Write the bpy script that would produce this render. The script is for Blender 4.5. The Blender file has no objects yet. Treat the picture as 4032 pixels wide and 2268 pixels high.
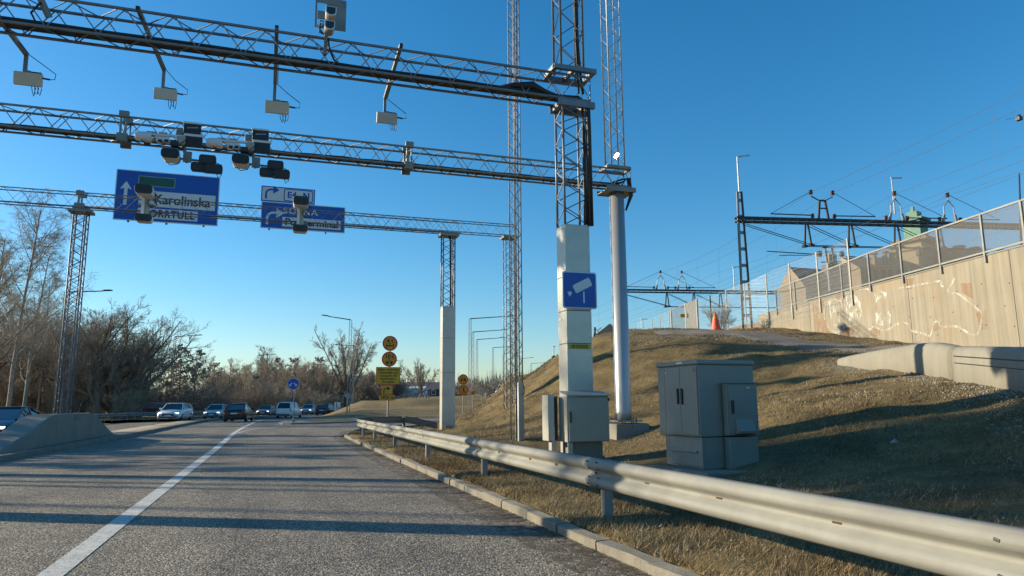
import bpy, math, random
import numpy as np
from mathutils import Vector, Matrix
random.seed(7); RNG = np.random.default_rng(11)
SC = bpy.context.scene
COL = SC.collection
R = math.radians

# ------------------------------------------------------------------ camera, sky, sun, exposure
CAM_POS = Vector((0, 0, 1.4))
FPX, CX, CY = 2800.0, 2016.0, 1134.0            # focal length and centre, in pixels of the 4032 px wide photograph
YAW, PITCH, ROLL = R(18.5), R(9.2), R(0.45)
_f = Vector((math.sin(YAW)*math.cos(PITCH), math.cos(YAW)*math.cos(PITCH), math.sin(PITCH)))
_r0 = Vector((math.cos(YAW), -math.sin(YAW), 0)); _u0 = _r0.cross(_f)
_r = _r0*math.cos(ROLL) - _u0*math.sin(ROLL); _u = _u0*math.cos(ROLL) + _r0*math.sin(ROLL)
cam = bpy.data.cameras.new('camera'); cam_ob = bpy.data.objects.new('camera', cam); COL.objects.link(cam_ob)
cam.sensor_width = 36; cam.lens = 36*FPX/4032; cam.clip_start = 0.1; cam.clip_end = 6000
cam_ob.matrix_world = Matrix(((_r.x, _u.x, -_f.x, CAM_POS.x), (_r.y, _u.y, -_f.y, CAM_POS.y), (_r.z, _u.z, -_f.z, CAM_POS.z), (0, 0, 0, 1)))
SC.camera = cam_ob

SUN_EL = R(18.0); SUN_DIR = Vector((-0.866, 0.50, 0)).normalized()   # where the sun stands: low, ahead to the left
W = bpy.data.worlds.new('World'); SC.world = W; W.use_nodes = True
nt = W.node_tree; nt.nodes.clear()
sky = nt.nodes.new('ShaderNodeTexSky'); sky.sky_type = 'NISHITA'; sky.sun_disc = False
sky.sun_elevation = SUN_EL; sky.sun_rotation = math.atan2(SUN_DIR.x, SUN_DIR.y)
sky.altitude = 0; sky.air_density = 1.1; sky.dust_density = 0.4; sky.ozone_density = 4.5
bg = nt.nodes.new('ShaderNodeBackground'); bg.inputs[1].default_value = 0.120
wo = nt.nodes.new('ShaderNodeOutputWorld')
hs = nt.nodes.new('ShaderNodeHueSaturation'); hs.inputs['Saturation'].default_value = 1.25; hs.inputs['Hue'].default_value = 0.494   # the camera's vivid blue
nt.links.new(sky.outputs[0], hs.inputs['Color']); nt.links.new(hs.outputs[0], bg.inputs[0]); nt.links.new(bg.outputs[0], wo.inputs[0])
sl = bpy.data.lights.new('sun', 'SUN'); sl.energy = 5.0; sl.angle = R(0.6); sl.color = (1.0, 0.87, 0.64)
sun = bpy.data.objects.new('sun', sl); COL.objects.link(sun)
_toward = Vector((SUN_DIR.x*math.cos(SUN_EL), SUN_DIR.y*math.cos(SUN_EL), math.sin(SUN_EL)))
sun.rotation_euler = _toward.to_track_quat('Z', 'Y').to_euler()
sun.location = (-40, 30, 40)
SC.view_settings.view_transform = 'Standard'; SC.view_settings.look = 'None'
SC.view_settings.exposure = 0.60; SC.view_settings.gamma = 1.0; SC.view_settings.use_curve_mapping = False
SC.cycles.max_bounces = 6; SC.cycles.diffuse_bounces = 2; SC.cycles.glossy_bounces = 2; SC.cycles.transparent_max_bounces = 12
SC.cycles.caustics_reflective = False; SC.cycles.caustics_refractive = False

# ------------------------------------------------------------------ survey helpers (photo pixel + real distance -> place)
def ray(x, y): return _f + _r*((x-CX)/FPX) - _u*((y-CY)/FPX)
def at_z(x, y, z=0.0):
    d = ray(x, y); return CAM_POS + d*((z-CAM_POS.z)/d.z)
def at_y(x, y, Y):
    d = ray(x, y); return CAM_POS + d*(Y/d.y)
def at_x(x, y, X):
    d = ray(x, y); return CAM_POS + d*(X/d.x)
def at_d(x, y, d): return CAM_POS + ray(x, y)*d

# ------------------------------------------------------------------ mesh helpers (all coordinates are world coordinates)
ORG = {}
def org(o): return ORG.get(o.name, Vector((0, 0, 0))) if o else Vector((0, 0, 0))
class MB:
    def __init__(s): s.v = []; s.f = []
    def add(s, vs, fs):
        n = len(s.v); s.v += [tuple(p) for p in vs]; s.f += [tuple(i+n for i in f) for f in fs]; return s
    def box(s, x0, x1, y0, y1, z0, z1):
        return s.add([(x0,y0,z0),(x1,y0,z0),(x1,y1,z0),(x0,y1,z0),(x0,y0,z1),(x1,y0,z1),(x1,y1,z1),(x0,y1,z1)],
                     [(0,3,2,1),(4,5,6,7),(0,1,5,4),(1,2,6,5),(2,3,7,6),(3,0,4,7)])
    def obox(s, c, ax, ay, az):
        """oriented box: centre and three half-axis vectors"""
        c = Vector(c); ax = Vector(ax); ay = Vector(ay); az = Vector(az)
        P = [c+ax*i+ay*j+az*k for k in (-1, 1) for (i, j) in ((-1,-1),(1,-1),(1,1),(-1,1))]
        return s.add(P, [(0,3,2,1),(4,5,6,7),(0,1,5,4),(1,2,6,5),(2,3,7,6),(3,0,4,7)])
    def beam(s, p0, p1, w, h, up=(0,0,1)):
        p0 = Vector(p0); p1 = Vector(p1); d = (p1-p0); L = d.length
        if L < 1e-6: return s
        d /= L; up = Vector(up); sd = d.cross(up)
        if sd.length < 1e-4: sd = d.cross(Vector((1,0,0)))
        sd.normalize(); u2 = sd.cross(d)
        return s.obox((p0+p1)/2, d*L/2, sd*w/2, u2*h/2)
    def tube(s, p0, p1, r, n=6, r1=None, caps=True):
        p0 = Vector(p0); p1 = Vector(p1); d = p1-p0
        if d.length < 1e-6: return s
        d.normalize(); a = d.orthogonal().normalized(); b = d.cross(a); r1 = r if r1 is None else r1
        vs = []
        for q, rr in ((p0, r), (p1, r1)):
            for i in range(n):
                t = 2*math.pi*i/n; vs.append(q + a*(rr*math.cos(t)) + b*(rr*math.sin(t)))
        fs = [(i, (i+1) % n, n+(i+1) % n, n+i) for i in range(n)]
        if caps: fs += [tuple(range(n-1, -1, -1)), tuple(range(n, 2*n))]
        return s.add(vs, fs)
    def path(s, pts, r, n=6):
        pts = [Vector(p) for p in pts]
        if len(pts) < 2: return s
        vs = []; fs = []; a = None
        for k, p in enumerate(pts):
            d = (pts[min(k+1, len(pts)-1)] - pts[max(k-1, 0)]).normalized()
            a = d.orthogonal().normalized() if a is None else (a - d*a.dot(d)).normalized()
            b = d.cross(a); rr = r[k] if isinstance(r, (list, tuple)) else r
            for i in range(n):
                t = 2*math.pi*i/n; vs.append(p + a*(rr*math.cos(t)) + b*(rr*math.sin(t)))
        for k in range(len(pts)-1):
            for i in range(n): fs.append((k*n+i, k*n+(i+1) % n, (k+1)*n+(i+1) % n, (k+1)*n+i))
        fs += [tuple(range(n-1, -1, -1)), tuple(range((len(pts)-1)*n, len(pts)*n))]
        return s.add(vs, fs)
    def loft(s, secs, caps=True, closed=True):
        n = len(secs[0]); vs = [p for sec in secs for p in sec]; fs = []
        m = n if closed else n-1
        for k in range(len(secs)-1):
            for i in range(m): fs.append((k*n+i, k*n+(i+1) % n, (k+1)*n+(i+1) % n, (k+1)*n+i))
        if caps and closed: fs += [tuple(range(n-1, -1, -1)), tuple(range((len(secs)-1)*n, len(secs)*n))]
        return s.add(vs, fs)
    def prism(s, poly, o, a, b, t):
        """flat outline poly [(u,v)] in plane o + u*a + v*b, thickness vector t"""
        o = Vector(o); a = Vector(a); b = Vector(b); t = Vector(t); n = len(poly)
        lo = [o+a*u+b*v for u, v in poly]; hi = [p+t for p in lo]
        return s.add(lo+hi, [tuple(range(n-1, -1, -1)), tuple(range(n, 2*n))] + [(i, (i+1) % n, n+(i+1) % n, n+i) for i in range(n)])
    def lathe(s, prof, c, axis=(0,0,1), n=16):
        c = Vector(c); ax = Vector(axis).normalized(); a = ax.orthogonal().normalized(); b = ax.cross(a)
        return s.loft([[c+ax*h+a*(r*math.cos(2*math.pi*i/n))+b*(r*math.sin(2*math.pi*i/n)) for i in range(n)] for r, h in prof])
    def build(s, name, mat, parent=None, smooth=False, bevel=0, **tags):
        me = bpy.data.meshes.new(name)
        o0 = org(parent); vs = np.array(s.v, dtype=np.float64).reshape(-1, 3) - np.array(o0)
        me.from_pydata(vs.tolist(), [], s.f)
        return link_mesh(name, me, mat, parent, smooth, bevel, **tags)
def link_mesh(name, me, mat, parent=None, smooth=False, bevel=0, **tags):
    if mat is not None: me.materials.append(mat)
    if smooth: me.polygons.foreach_set('use_smooth', [True]*len(me.polygons))
    ob = bpy.data.objects.new(name, me); COL.objects.link(ob)
    if parent is not None: ob.parent = parent; ORG[ob.name] = org(parent)
    if bevel:
        m = ob.modifiers.new('edge', 'BEVEL'); m.width = bevel; m.segments = 2; m.limit_method = 'ANGLE'; m.angle_limit = R(40)
    for k, v in tags.items():
        if v: ob[{'cat': 'category'}.get(k, k)] = v
    return ob
def np_mesh(name, V, F, mat, parent=None, smooth=False, **tags):
    """V (n,3), F (m,k) arrays, all faces with k corners"""
    me = bpy.data.meshes.new(name); V = np.asarray(V, np.float32) - np.array(org(parent), np.float32); F = np.asarray(F, np.int32)
    k = F.shape[1]; me.vertices.add(len(V)); me.vertices.foreach_set('co', V.ravel())
    me.loops.add(F.size); me.loops.foreach_set('vertex_index', F.ravel())
    me.polygons.add(len(F)); me.polygons.foreach_set('loop_start', np.arange(0, F.size, k, dtype=np.int32))
    me.polygons.foreach_set('loop_total', np.full(len(F), k, np.int32))
    if smooth: me.polygons.foreach_set('use_smooth', np.ones(len(F), bool))
    me.update(calc_edges=True)
    return link_mesh(name, me, mat, parent, False, 0, **tags)
def thing(name, label, cat, loc, group=None):
    o = bpy.data.objects.new(name, None); COL.objects.link(o); o.empty_display_size = 0.2
    o.location = loc; ORG[o.name] = Vector(loc); o['label'] = label; o['category'] = cat
    if group: o['group'] = group
    return o
def dup(root, loc, rotz=0.0, scale=1.0, label=None, group=None):
    r = root.copy(); COL.objects.link(r); r.location = loc; r.rotation_euler = (0, 0, rotz)
    r.scale = (scale,)*3 if not isinstance(scale, tuple) else scale
    if label: r['label'] = label
    if group: r['group'] = group
    for ch in list(root.children):
        c = ch.copy(); COL.objects.link(c); c.parent = r
        for g in list(ch.children):
            d = g.copy(); COL.objects.link(d); d.parent = c
    return r
def text(name, body, mat, parent, o, a, b, size, align='CENTER', space=1.0, line=1.0, bold=0.0, fit=None):
    """flat lettering: origin o, reading direction a, up direction b"""
    cu = bpy.data.curves.new(name, 'FONT'); cu.body = body; cu.size = size; cu.align_x = align; cu.align_y = 'CENTER'
    cu.space_character = space; cu.space_line = line; cu.offset = bold; cu.extrude = 0.002; cu.resolution_u = 3
    cu.materials.append(mat)
    ob = bpy.data.objects.new(name, cu); COL.objects.link(ob); ob.parent = parent
    a = Vector(a).normalized(); b = Vector(b).normalized(); n = a.cross(b); o = Vector(o) - org(parent)
    bpy.context.view_layer.update()
    if fit and ob.dimensions.x > 1e-3: a = a*(fit/ob.dimensions.x)
    me = bpy.data.meshes.new_from_object(ob); bpy.data.objects.remove(ob); bpy.data.curves.remove(cu)
    ob = bpy.data.objects.new(name, me); COL.objects.link(ob); ob.parent = parent
    ob.matrix_local = Matrix(((a.x, b.x, n.x, o.x), (a.y, b.y, n.y, o.y), (a.z, b.z, n.z, o.z), (0, 0, 0, 1)))
    return ob

# ------------------------------------------------------------------ materials
def newmat(name):
    m = bpy.data.materials.new(name); m.use_nodes = True; t = m.node_tree
    return m, t, t.nodes['Principled BSDF'], t.nodes['Material Output']
def nd(t, kind, **kw):
    n = t.nodes.new(kind)
    for k, v in kw.items():
        if k in n.inputs: n.inputs[k].default_value = v
        else: setattr(n, k, v)
    return n
def noise(t, scale, detail=4, rough=.6, vec=None):
    n = nd(t, 'ShaderNodeTexNoise', Scale=scale, Detail=detail, Roughness=rough)
    if vec is not None: t.links.new(vec, n.inputs['Vector'])
    return n.outputs['Fac']
def ramp(t, fac, stops):
    r = t.nodes.new('ShaderNodeValToRGB'); e = r.color_ramp.elements
    e[0].position, e[0].color = stops[0][0], (*stops[0][1], 1); e[1].position, e[1].color = stops[-1][0], (*stops[-1][1], 1)
    for p, c in stops[1:-1]:
        x = e.new(p); x.color = (*c, 1)
    t.links.new(fac, r.inputs['Fac']); return r.outputs['Color']
def mix(t, fac, a, b, mode='MIX'):
    n = t.nodes.new('ShaderNodeMix'); n.data_type = 'RGBA'; n.blend_type = mode
    for i, val in ((0, fac), (6, a), (7, b)):
        if isinstance(val, (int, float)): n.inputs[i].default_value = val
        elif isinstance(val, tuple): n.inputs[i].default_value = (*val, 1)
        else: t.links.new(val, n.inputs[i])
    return n.outputs[2]
def bump(t, bsdf, h, dist=.01, strength=1.0):
    b = nd(t, 'ShaderNodeBump', Distance=dist, Strength=strength); t.links.new(h, b.inputs['Height']); t.links.new(b.outputs[0], bsdf.inputs['Normal'])
def coords(t, kind='Object', scale=None):
    c = t.nodes.new('ShaderNodeTexCoord').outputs[kind]
    if scale:
        m = t.nodes.new('ShaderNodeMapping'); m.inputs['Scale'].default_value = scale; t.links.new(c, m.inputs['Vector']); return m.outputs[0]
    return c
def M(name, rgb, rough=.6, metal=0., var=.18, vs=2.0, grime=0.0, grime_col=(.10,.085,.06), bmp=0., bs=60., streak=False, coat=0., spec=None, emit=None):
    m, t, b, out = newmat(name); co = coords(t, 'Object', (1, 1, .12) if streak else None)
    c0 = tuple(max(0, c*(1-var)) for c in rgb); c1 = tuple(min(1, c*(1+var)) for c in rgb)
    col = ramp(t, noise(t, vs, 5, .6, co), [(.3, c0), (.7, c1)])
    if grime:
        g = ramp(t, noise(t, vs*2.7+1, 6, .7, co), [(.5, (0,0,0)), (.78, (grime,)*3)])
        col = mix(t, g, col, grime_col)
    t.links.new(col, b.inputs['Base Color'])
    b.inputs['Roughness'].default_value = rough; b.inputs['Metallic'].default_value = metal; b.inputs['Coat Weight'].default_value = coat
    if spec is not None: b.inputs['Specular IOR Level'].default_value = spec
    if bmp: bump(t, b, noise(t, bs, 5, .6, co), bmp)
    if emit:
        b.inputs['Emission Color'].default_value = (*emit[0], 1); b.inputs['Emission Strength'].default_value = emit[1]
    return m
def m_mix(name, stops, scale, bscale, bdist, rough=.95, fine=None):
    m, t, b, out = newmat(name); co = coords(t)
    c = ramp(t, noise(t, scale, 6, .65, co), stops)
    if fine: c = mix(t, ramp(t, noise(t, fine[0], 4, .7, co), [(.35, (0,0,0)), (.65, (1,1,1))]), c, fine[1], 'MULTIPLY')
    t.links.new(c, b.inputs['Base Color']); b.inputs['Roughness'].default_value = rough; b.inputs['Specular IOR Level'].default_value = .2
    bump(t, b, noise(t, bscale, 5, .7, co), bdist)
    return m
def m_asphalt():
    m, t, b, out = newmat('asphalt'); co = coords(t)
    v = nd(t, 'ShaderNodeTexVoronoi', Scale=58.0); t.links.new(co, v.inputs['Vector'])
    spk = ramp(t, v.outputs['Color'], [(.0, (.032,.027,.021)), (.4, (.145,.123,.095)), (.7, (.325,.278,.215)), (1., (.64,.555,.435))])
    big = ramp(t, noise(t, .5, 6, .65, coords(t, 'Object', (1.5, .10, 1))), [(.3, (.66,.66,.67)), (.5, (.95,.94,.93)), (.7, (1.22,1.19,1.13))])     # wheel tracks and polish run along the lane
    pat = ramp(t, noise(t, .9, 7, .7, co), [(.35, (.80,.80,.80)), (.65, (1.14,1.13,1.10))])
    c = mix(t, 1.0, mix(t, 1.0, spk, big, 'MULTIPLY'), pat, 'MULTIPLY')
    wob = nd(t, 'ShaderNodeTexNoise', Scale=1.3, Detail=4.0); t.links.new(co, wob.inputs['Vector']); wv = mix(t, .25, co, wob.outputs['Color'])
    cr = nd(t, 'ShaderNodeTexVoronoi', Scale=.33, feature='DISTANCE_TO_EDGE'); t.links.new(wv, cr.inputs['Vector'])
    cm = ramp(t, cr.outputs['Distance'], [(.0, (.5,.5,.5)), (.005, (0,0,0))])
    c = mix(t, cm, c, (.03,.027,.024))
    t.links.new(c, b.inputs['Base Color']); b.inputs['Roughness'].default_value = .75; b.inputs['Specular IOR Level'].default_value = .3
    inv = nd(t, 'ShaderNodeMath', operation='SUBTRACT'); inv.inputs[0].default_value = 1.0; t.links.new(v.outputs['Distance'], inv.inputs[1])
    ad = nd(t, 'ShaderNodeMath', operation='MULTIPLY_ADD'); t.links.new(noise(t, 25, 4, .7, co), ad.inputs[0]); ad.inputs[1].default_value = .8; t.links.new(inv.outputs[0], ad.inputs[2])
    bump(t, b, ad.outputs[0], .009)
    return m
def m_rail():
    """weathered zinc: soft mottling, a scuffed band where wheels and snow rub, small rust specks"""
    m, t, b, out = newmat('guardrail_steel'); co = coords(t); lo = coords(t, 'Object', (6, .35, 9))
    c = ramp(t, noise(t, 1.4, 5, .6, co), [(.3, (.195,.19,.168)), (.7, (.29,.285,.25))])
    c = mix(t, ramp(t, noise(t, 3.5, 6, .75, lo), [(.50, (0,0,0)), (.72, (.55,.55,.55))]), c, (.20,.17,.125))
    c = mix(t, ramp(t, noise(t, 42, 3, .8, co), [(.70, (0,0,0)), (.76, (.7,.7,.7))]), c, (.13,.075,.04))
    t.links.new(c, b.inputs['Base Color']); b.inputs['Roughness'].default_value = .7; b.inputs['Specular IOR Level'].default_value = .35
    bump(t, b, noise(t, 7, 4, .6, co), .004)
    return m
def m_concrete(name, rgb, rgb2, stain=(.42,.24,.10), st=0.0, board=False, scale=1.0, sk=.5):
    m, t, b, out = newmat(name); co = coords(t)
    cs = coords(t, 'Object', (3.2*scale, 3.2*scale, .10*scale))
    c = ramp(t, noise(t, .8*scale, 6, .65, co), [(.3, rgb), (.7, rgb2)])
    c = mix(t, sk, c, ramp(t, noise(t, 1.6, 5, .7, cs), [(.32, tuple(x*.62 for x in rgb)), (.6, tuple(min(1, x*1.2) for x in rgb2))]))
    if st: c = mix(t, ramp(t, noise(t, .35, 4, .6, coords(t, 'Object', (1, 1, .35))), [(.54, (0,0,0)), (.70, (st,)*3)]), c, stain)
    t.links.new(c, b.inputs['Base Color']); b.inputs['Roughness'].default_value = .85; b.inputs['Specular IOR Level'].default_value = .25
    h = noise(t, 28, 5, .7, co)
    if board:
        w = nd(t, 'ShaderNodeTexNoise', Scale=2.2, Detail=2.0); t.links.new(coords(t, 'Object', (3.5, 3.5, .02)), w.inputs['Vector'])
        a = nd(t, 'ShaderNodeMath', operation='MULTIPLY_ADD'); t.links.new(w.outputs['Fac'], a.inputs[0]); a.inputs[1].default_value = 1.6; t.links.new(h, a.inputs[2]); h = a.outputs[0]
    bump(t, b, h, .008)
    return m
def m_blades(name, stops, patch=.5):
    m, t, b, out = newmat(name); g = t.nodes.new('ShaderNodeNewGeometry')
    c = ramp(t, g.outputs['Random Per Island'], stops)
    p = ramp(t, noise(t, patch, 4, .6, g.outputs['Position']), [(.34, (.52,.45,.36)), (.60, (1,1,1))])
    c = mix(t, 1.0, c, p, 'MULTIPLY')
    t.links.new(c, b.inputs['Base Color']); b.inputs['Roughness'].default_value = .8; b.inputs['Specular IOR Level'].default_value = .15
    return m
def m_mesh(name, rgb, pitch, wire, diag=False):
    """woven or welded wire: real holes, laid out in the panel's own u,v metres"""
    m, t, b, out = newmat(name); uv = t.nodes.new('ShaderNodeUVMap').outputs[0]
    if diag:
        mp = t.nodes.new('ShaderNodeMapping'); mp.inputs['Rotation'].default_value = (0, 0, R(45)); t.links.new(uv, mp.inputs['Vector']); uv = mp.outputs[0]
    sp = t.nodes.new('ShaderNodeSeparateXYZ'); t.links.new(uv, sp.inputs[0]); facs = []
    for i, pt in enumerate(pitch):
        d = nd(t, 'ShaderNodeMath', operation='DIVIDE'); t.links.new(sp.outputs[i], d.inputs[0]); d.inputs[1].default_value = pt
        f = nd(t, 'ShaderNodeMath', operation='FRACT'); t.links.new(d.outputs[0], f.inputs[0])
        l = nd(t, 'ShaderNodeMath', operation='LESS_THAN'); t.links.new(f.outputs[0], l.inputs[0]); l.inputs[1].default_value = wire/pt; facs.append(l.outputs[0])
    mx = nd(t, 'ShaderNodeMath', operation='MAXIMUM'); t.links.new(facs[0], mx.inputs[0]); t.links.new(facs[1], mx.inputs[1])
    tr = t.nodes.new('ShaderNodeBsdfTransparent'); ms = t.nodes.new('ShaderNodeMixShader')
    t.links.new(mx.outputs[0], ms.inputs[0]); t.links.new(tr.outputs[0], ms.inputs[1]); t.links.new(b.outputs[0], ms.inputs[2]); t.links.new(ms.outputs[0], out.inputs['Surface'])
    b.inputs['Base Color'].default_value = (*rgb, 1); b.inputs['Roughness'].default_value = .5; b.inputs['Metallic'].default_value = .4
    return m
MT = dict(
 asphalt=m_asphalt(),
 paint=M('road_paint', (.56,.54,.48), .75, var=.16, vs=5, grime=1.0, grime_col=(.10,.09,.078), bmp=.005, bs=60),
 kerb=m_concrete('kerb_granite', (.17,.15,.115), (.29,.26,.205), scale=4, sk=.15),
 conc=m_concrete('barrier_concrete', (.215,.20,.16), (.285,.265,.215), scale=1.0, sk=.12),
 conc_dark=m_concrete('old_concrete', (.19,.17,.135), (.27,.245,.195), scale=1.5, sk=.1),
 wall=m_concrete('wall_concrete', (.245,.213,.158), (.315,.275,.208), st=.5, board=True, sk=.36),
 galv=M('galvanised_steel', (.24,.235,.215), .55, .35, var=.2, vs=3, grime=.25, grime_col=(.25,.22,.18)),
 rail=m_rail(),
 steel=M('lattice_steel', (.20,.215,.235), .55, .5, var=.2, vs=4),
 steel_light=M('mast_steel', (.42,.43,.44), .5, .5, var=.12, vs=4),
 alu=M('aluminium_panel', (.50,.475,.415), .42, .5, var=.10, vs=1.6, grime=.2, grime_col=(.30,.26,.19)),
 alu_edge=M('panel_trim', (.45,.44,.42), .5, .5),
 pole=M('painted_pole', (.40,.41,.41), .4, .4, var=.06, vs=1.5),
 dark=M('dark_metal', (.045,.047,.05), .55, .3, var=.2),
 black=M('black_plastic', (.018,.018,.02), .4, 0, var=.2),
 cable=M('black_cable', (.02,.02,.022), .55, 0, var=.2),
 rubber=M('tyre_rubber', (.02,.02,.02), .8, 0, var=.2),
 cab=M('cabinet_paint', (.25,.24,.205), .5, 0, var=.07, vs=2, grime=.15),
 box=M('box_paint', (.42,.375,.295), .5, .05, var=.06, vs=2, grime=.12),
 white=M('white_paint', (.72,.72,.70), .45, 0, var=.07, vs=3, grime=.15, grime_col=(.35,.32,.27)),
 beige=M('antenna_plastic', (.62,.57,.46), .55, 0, var=.06, vs=3),
 blue=M('sign_blue', (.002,.088,.41), .45, 0, var=.08, vs=1.5),
 signwhite=M('sign_white', (.66,.68,.68), .5, 0, var=.05, vs=2),
 signgrey=M('sign_back', (.34,.35,.35), .5, .4),
 yellow=M('sign_yellow', (.56,.37,.02), .5, 0, var=.07, vs=2),
 amber=M('sign_amber', (.66,.31,.018), .5, 0, var=.07, vs=2),
 signred=M('sign_red', (.62,.06,.025), .5, 0, var=.08),
 green=M('sign_green', (.01,.10,.07), .5, 0, var=.25, vs=6),
 orange=M('cone_orange', (.85,.12,.045), .5, 0, var=.12),
 ink=M('sign_black', (.015,.015,.016), .5, 0, var=.1),
 glass=M('dark_glass', (.02,.025,.03), .06, 0, var=.1, spec=.8),
 stone=M('building_render', (.33,.26,.17), .85, 0, var=.15, vs=.3, bmp=.01, bs=4),
 stone2=M('building_stone', (.26,.205,.14), .9, 0, var=.15, vs=.5),
 copper=M('green_copper', (.11,.23,.165), .6, .1, var=.2, vs=1),
 roof=M('roof_slate', (.10,.09,.085), .7, 0, var=.2, vs=2),
 redwood=M('red_boarding', (.20,.045,.03), .8, 0, var=.2, vs=3),
 insul=M('brown_insulator', (.09,.045,.03), .25, 0, var=.15),
 bark=M('bark_brown', (.18,.14,.10), .9, 0, var=.35, vs=6),
 bark_grey=M('bark_grey', (.21,.17,.13), .9, 0, var=.3, vs=6),
 birch=M('bark_birch', (.30,.26,.21), .85, 0, var=.4, vs=5, grime=.8, grime_col=(.05,.045,.04)),
 twig=M('twig_brown', (.33,.275,.205), .9, 0, var=.3, vs=2),
 twig_red=M('twig_reddish', (.33,.265,.195), .9, 0, var=.3, vs=2),
 twig_pale=M('twig_pale', (.40,.33,.23), .9, 0, var=.3, vs=2),
 soil=m_mix('grass_ground', [(.25,(.09,.065,.032)), (.45,(.20,.15,.07)), (.6,(.30,.225,.105)), (.8,(.15,.125,.065))], .9, 18, .05, fine=(26,(.55,.5,.42))),
 field=m_mix('field_grass', [(.3,(.20,.145,.07)), (.55,(.30,.225,.115)), (.75,(.17,.14,.065))], .35, 4, .08, fine=(9,(.7,.66,.58))),
 far=m_mix('far_ground', [(.3,(.07,.055,.035)), (.7,(.13,.10,.06))], .1, 2, .05),
 gravel=m_mix('gravel_path', [(.3,(.24,.20,.155)), (.6,(.36,.31,.25)), (.8,(.28,.245,.20))], 1.2, 45, .03, fine=(60,(.6,.58,.55))),
 pebble=M('gravel_stone', (.27,.25,.215), .9, 0, var=.5, vs=8),
 blade=m_blades('dry_grass_blade', [(0,(.095,.073,.038)), (.35,(.235,.172,.092)), (.7,(.37,.285,.165)), (1,(.50,.41,.27))]),
 chain=m_mesh('chain_link', (.13,.12,.105), (.058,.058), .017, True),
 weld=m_mesh('welded_mesh', (.50,.50,.48), (.05,.20), .0035),
)
# ------------------------------------------------------------------ ground, road, embankment
def interp(xs, pts):
    a = np.array(pts, float); return np.interp(xs, a[:, 0], a[:, 1])
TOE = [(-60,3.15),(30,3.15),(33,3.3),(35.2,3.6),(39.4,4.4),(42.5,5.7),(46,8),(50,10.5),(55,13),(62,16),(72,20.5),(86,26.5),(100,32.5),(150,54)]
CP = []
for Yc in (-10, -4, 2, 8, 14, 20, 26, 31, 35): CP += [(3.1, Yc, .11), (4.4, Yc, .15)]
CP += [(6.2,10.3,.25),(7.6,9.9,.27),(5.95,13.7,.30),(6.6,14.4,.32),(7.2,20.8,.22),(9.4,18.9,.36),(10.3,18.6,.6),(7.5,31.9,.15),(11.5,34.9,.05),
 (6,26,.18),(8,42,.06),(13,48.4,.5),(16.9,58.5,1.4),(22,67.2,2.8),(27.7,80,4.6),(19,46.5,4.77),(14.8,31.9,4.61),(16.1,30.4,4.66),(18.6,29.5,4.75),(20.6,29.9,4.87),
 (13,9.5,1.5),(15.5,13,1.85),(16.85,15,2.08),(18.1,19.4,2.55),(11,13,1.35),(19.6,20.9,3.12),(22.5,24.1,3.7),(22.2,30.5,4.83),(24.6,22.2,3.69),(25.7,27.5,4.55),(27.2,35,5.65),
 (23.9,18.6,3.07),(23.2,14.5,2.6),(20,11,2.1),(16,4,1.6),(10,2,.85),(8,-6,.6),(16,-8,1.4),(24,4,2.2),(34,-8,2.4),(32,25,4.4),(45,20,4.6),(24,38,5.3),(32,42,5.8),(40,50,6.0),(30,58,5.6),
 (48,85,6),(65,60,6.1),(80,110,6),(80,20,5.5),(38,110,5.5),(60,140,6)]
CP = np.array(CP)
def _phi(r2): return np.where(r2 > 1e-9, .5*r2*np.log(np.maximum(r2, 1e-9)), 0)
_n = len(CP); _K = _phi(((CP[:, None, :2]-CP[None, :, :2])**2).sum(-1)) + np.eye(_n)*.6
_P = np.c_[np.ones(_n), CP[:, :2]]; _A = np.block([[_K, _P], [_P.T, np.zeros((3, 3))]])
_w = np.linalg.solve(_A, np.r_[CP[:, 2], 0, 0, 0])
def vnoise(x, y, s, seed=0):
    """smooth value noise"""
    g = np.random.default_rng(seed).random((64, 64)); u = x/s; v = y/s; i = np.floor(u).astype(int); j = np.floor(v).astype(int)
    a = u-i; b = v-j; a = a*a*(3-2*a); b = b*b*(3-2*b); G = lambda p, q: g[p % 64, q % 64]
    return (G(i, j)*(1-a)+G(i+1, j)*a)*(1-b)+(G(i, j+1)*(1-a)+G(i+1, j+1)*a)*b - .5
def hz(x, y, rough=True):
    x = np.asarray(x, float); y = np.asarray(y, float); sh = x.shape; x = x.ravel(); y = y.ravel(); z = np.empty(len(x))
    for k in range(0, len(x), 20000):
        q = np.c_[x[k:k+20000], y[k:k+20000]]
        z[k:k+20000] = _phi(((q[:, None, :]-CP[None, :, :2])**2).sum(-1)) @ _w[:_n] + _w[_n] + q @ _w[_n+1:]
    toe = interp(y, TOE); d = x-toe
    if rough:
        amp = np.clip((d-.6)/3, 0, 1)
        z += amp*(.16*vnoise(x, y, 1.9, 1)+.09*vnoise(x, y, .8, 2)+.05*vnoise(x, y, .37, 3)) + .03*vnoise(x, y, .5, 4)
    k = np.clip(d/2.2, 0, 1); far = np.clip((y-35)/6, 0, 1)
    z = np.where(far > 0, z*(1-far*(1-k)) + far*(1-k)*-.15, z)
    return np.where(d < 0, -.15, np.maximum(z, -.1)).reshape(sh)
def hz1(x, y): return float(hz(np.array([x]), np.array([y]), False)[0])
def grid(name, xs, ys, zf, mat, **t):
    X, Y = np.meshgrid(xs, ys); Z = zf(X, Y); V = np.c_[X.ravel(), Y.ravel(), Z.ravel()]; nx = len(xs)
    i = np.arange(len(ys)-1)[:, None]*nx + np.arange(nx-1)[None, :]; i = i.ravel()
    return np_mesh(name, V, np.c_[i, i+1, i+nx+1, i+nx], mat, None, True, **t)
MB().add([(-3000,-800,-.25),(3000,-800,-.25),(3000,4000,-.25),(-3000,4000,-.25)], [(0,1,2,3)]).build('ground', MT['far'], kind='structure')
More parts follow.
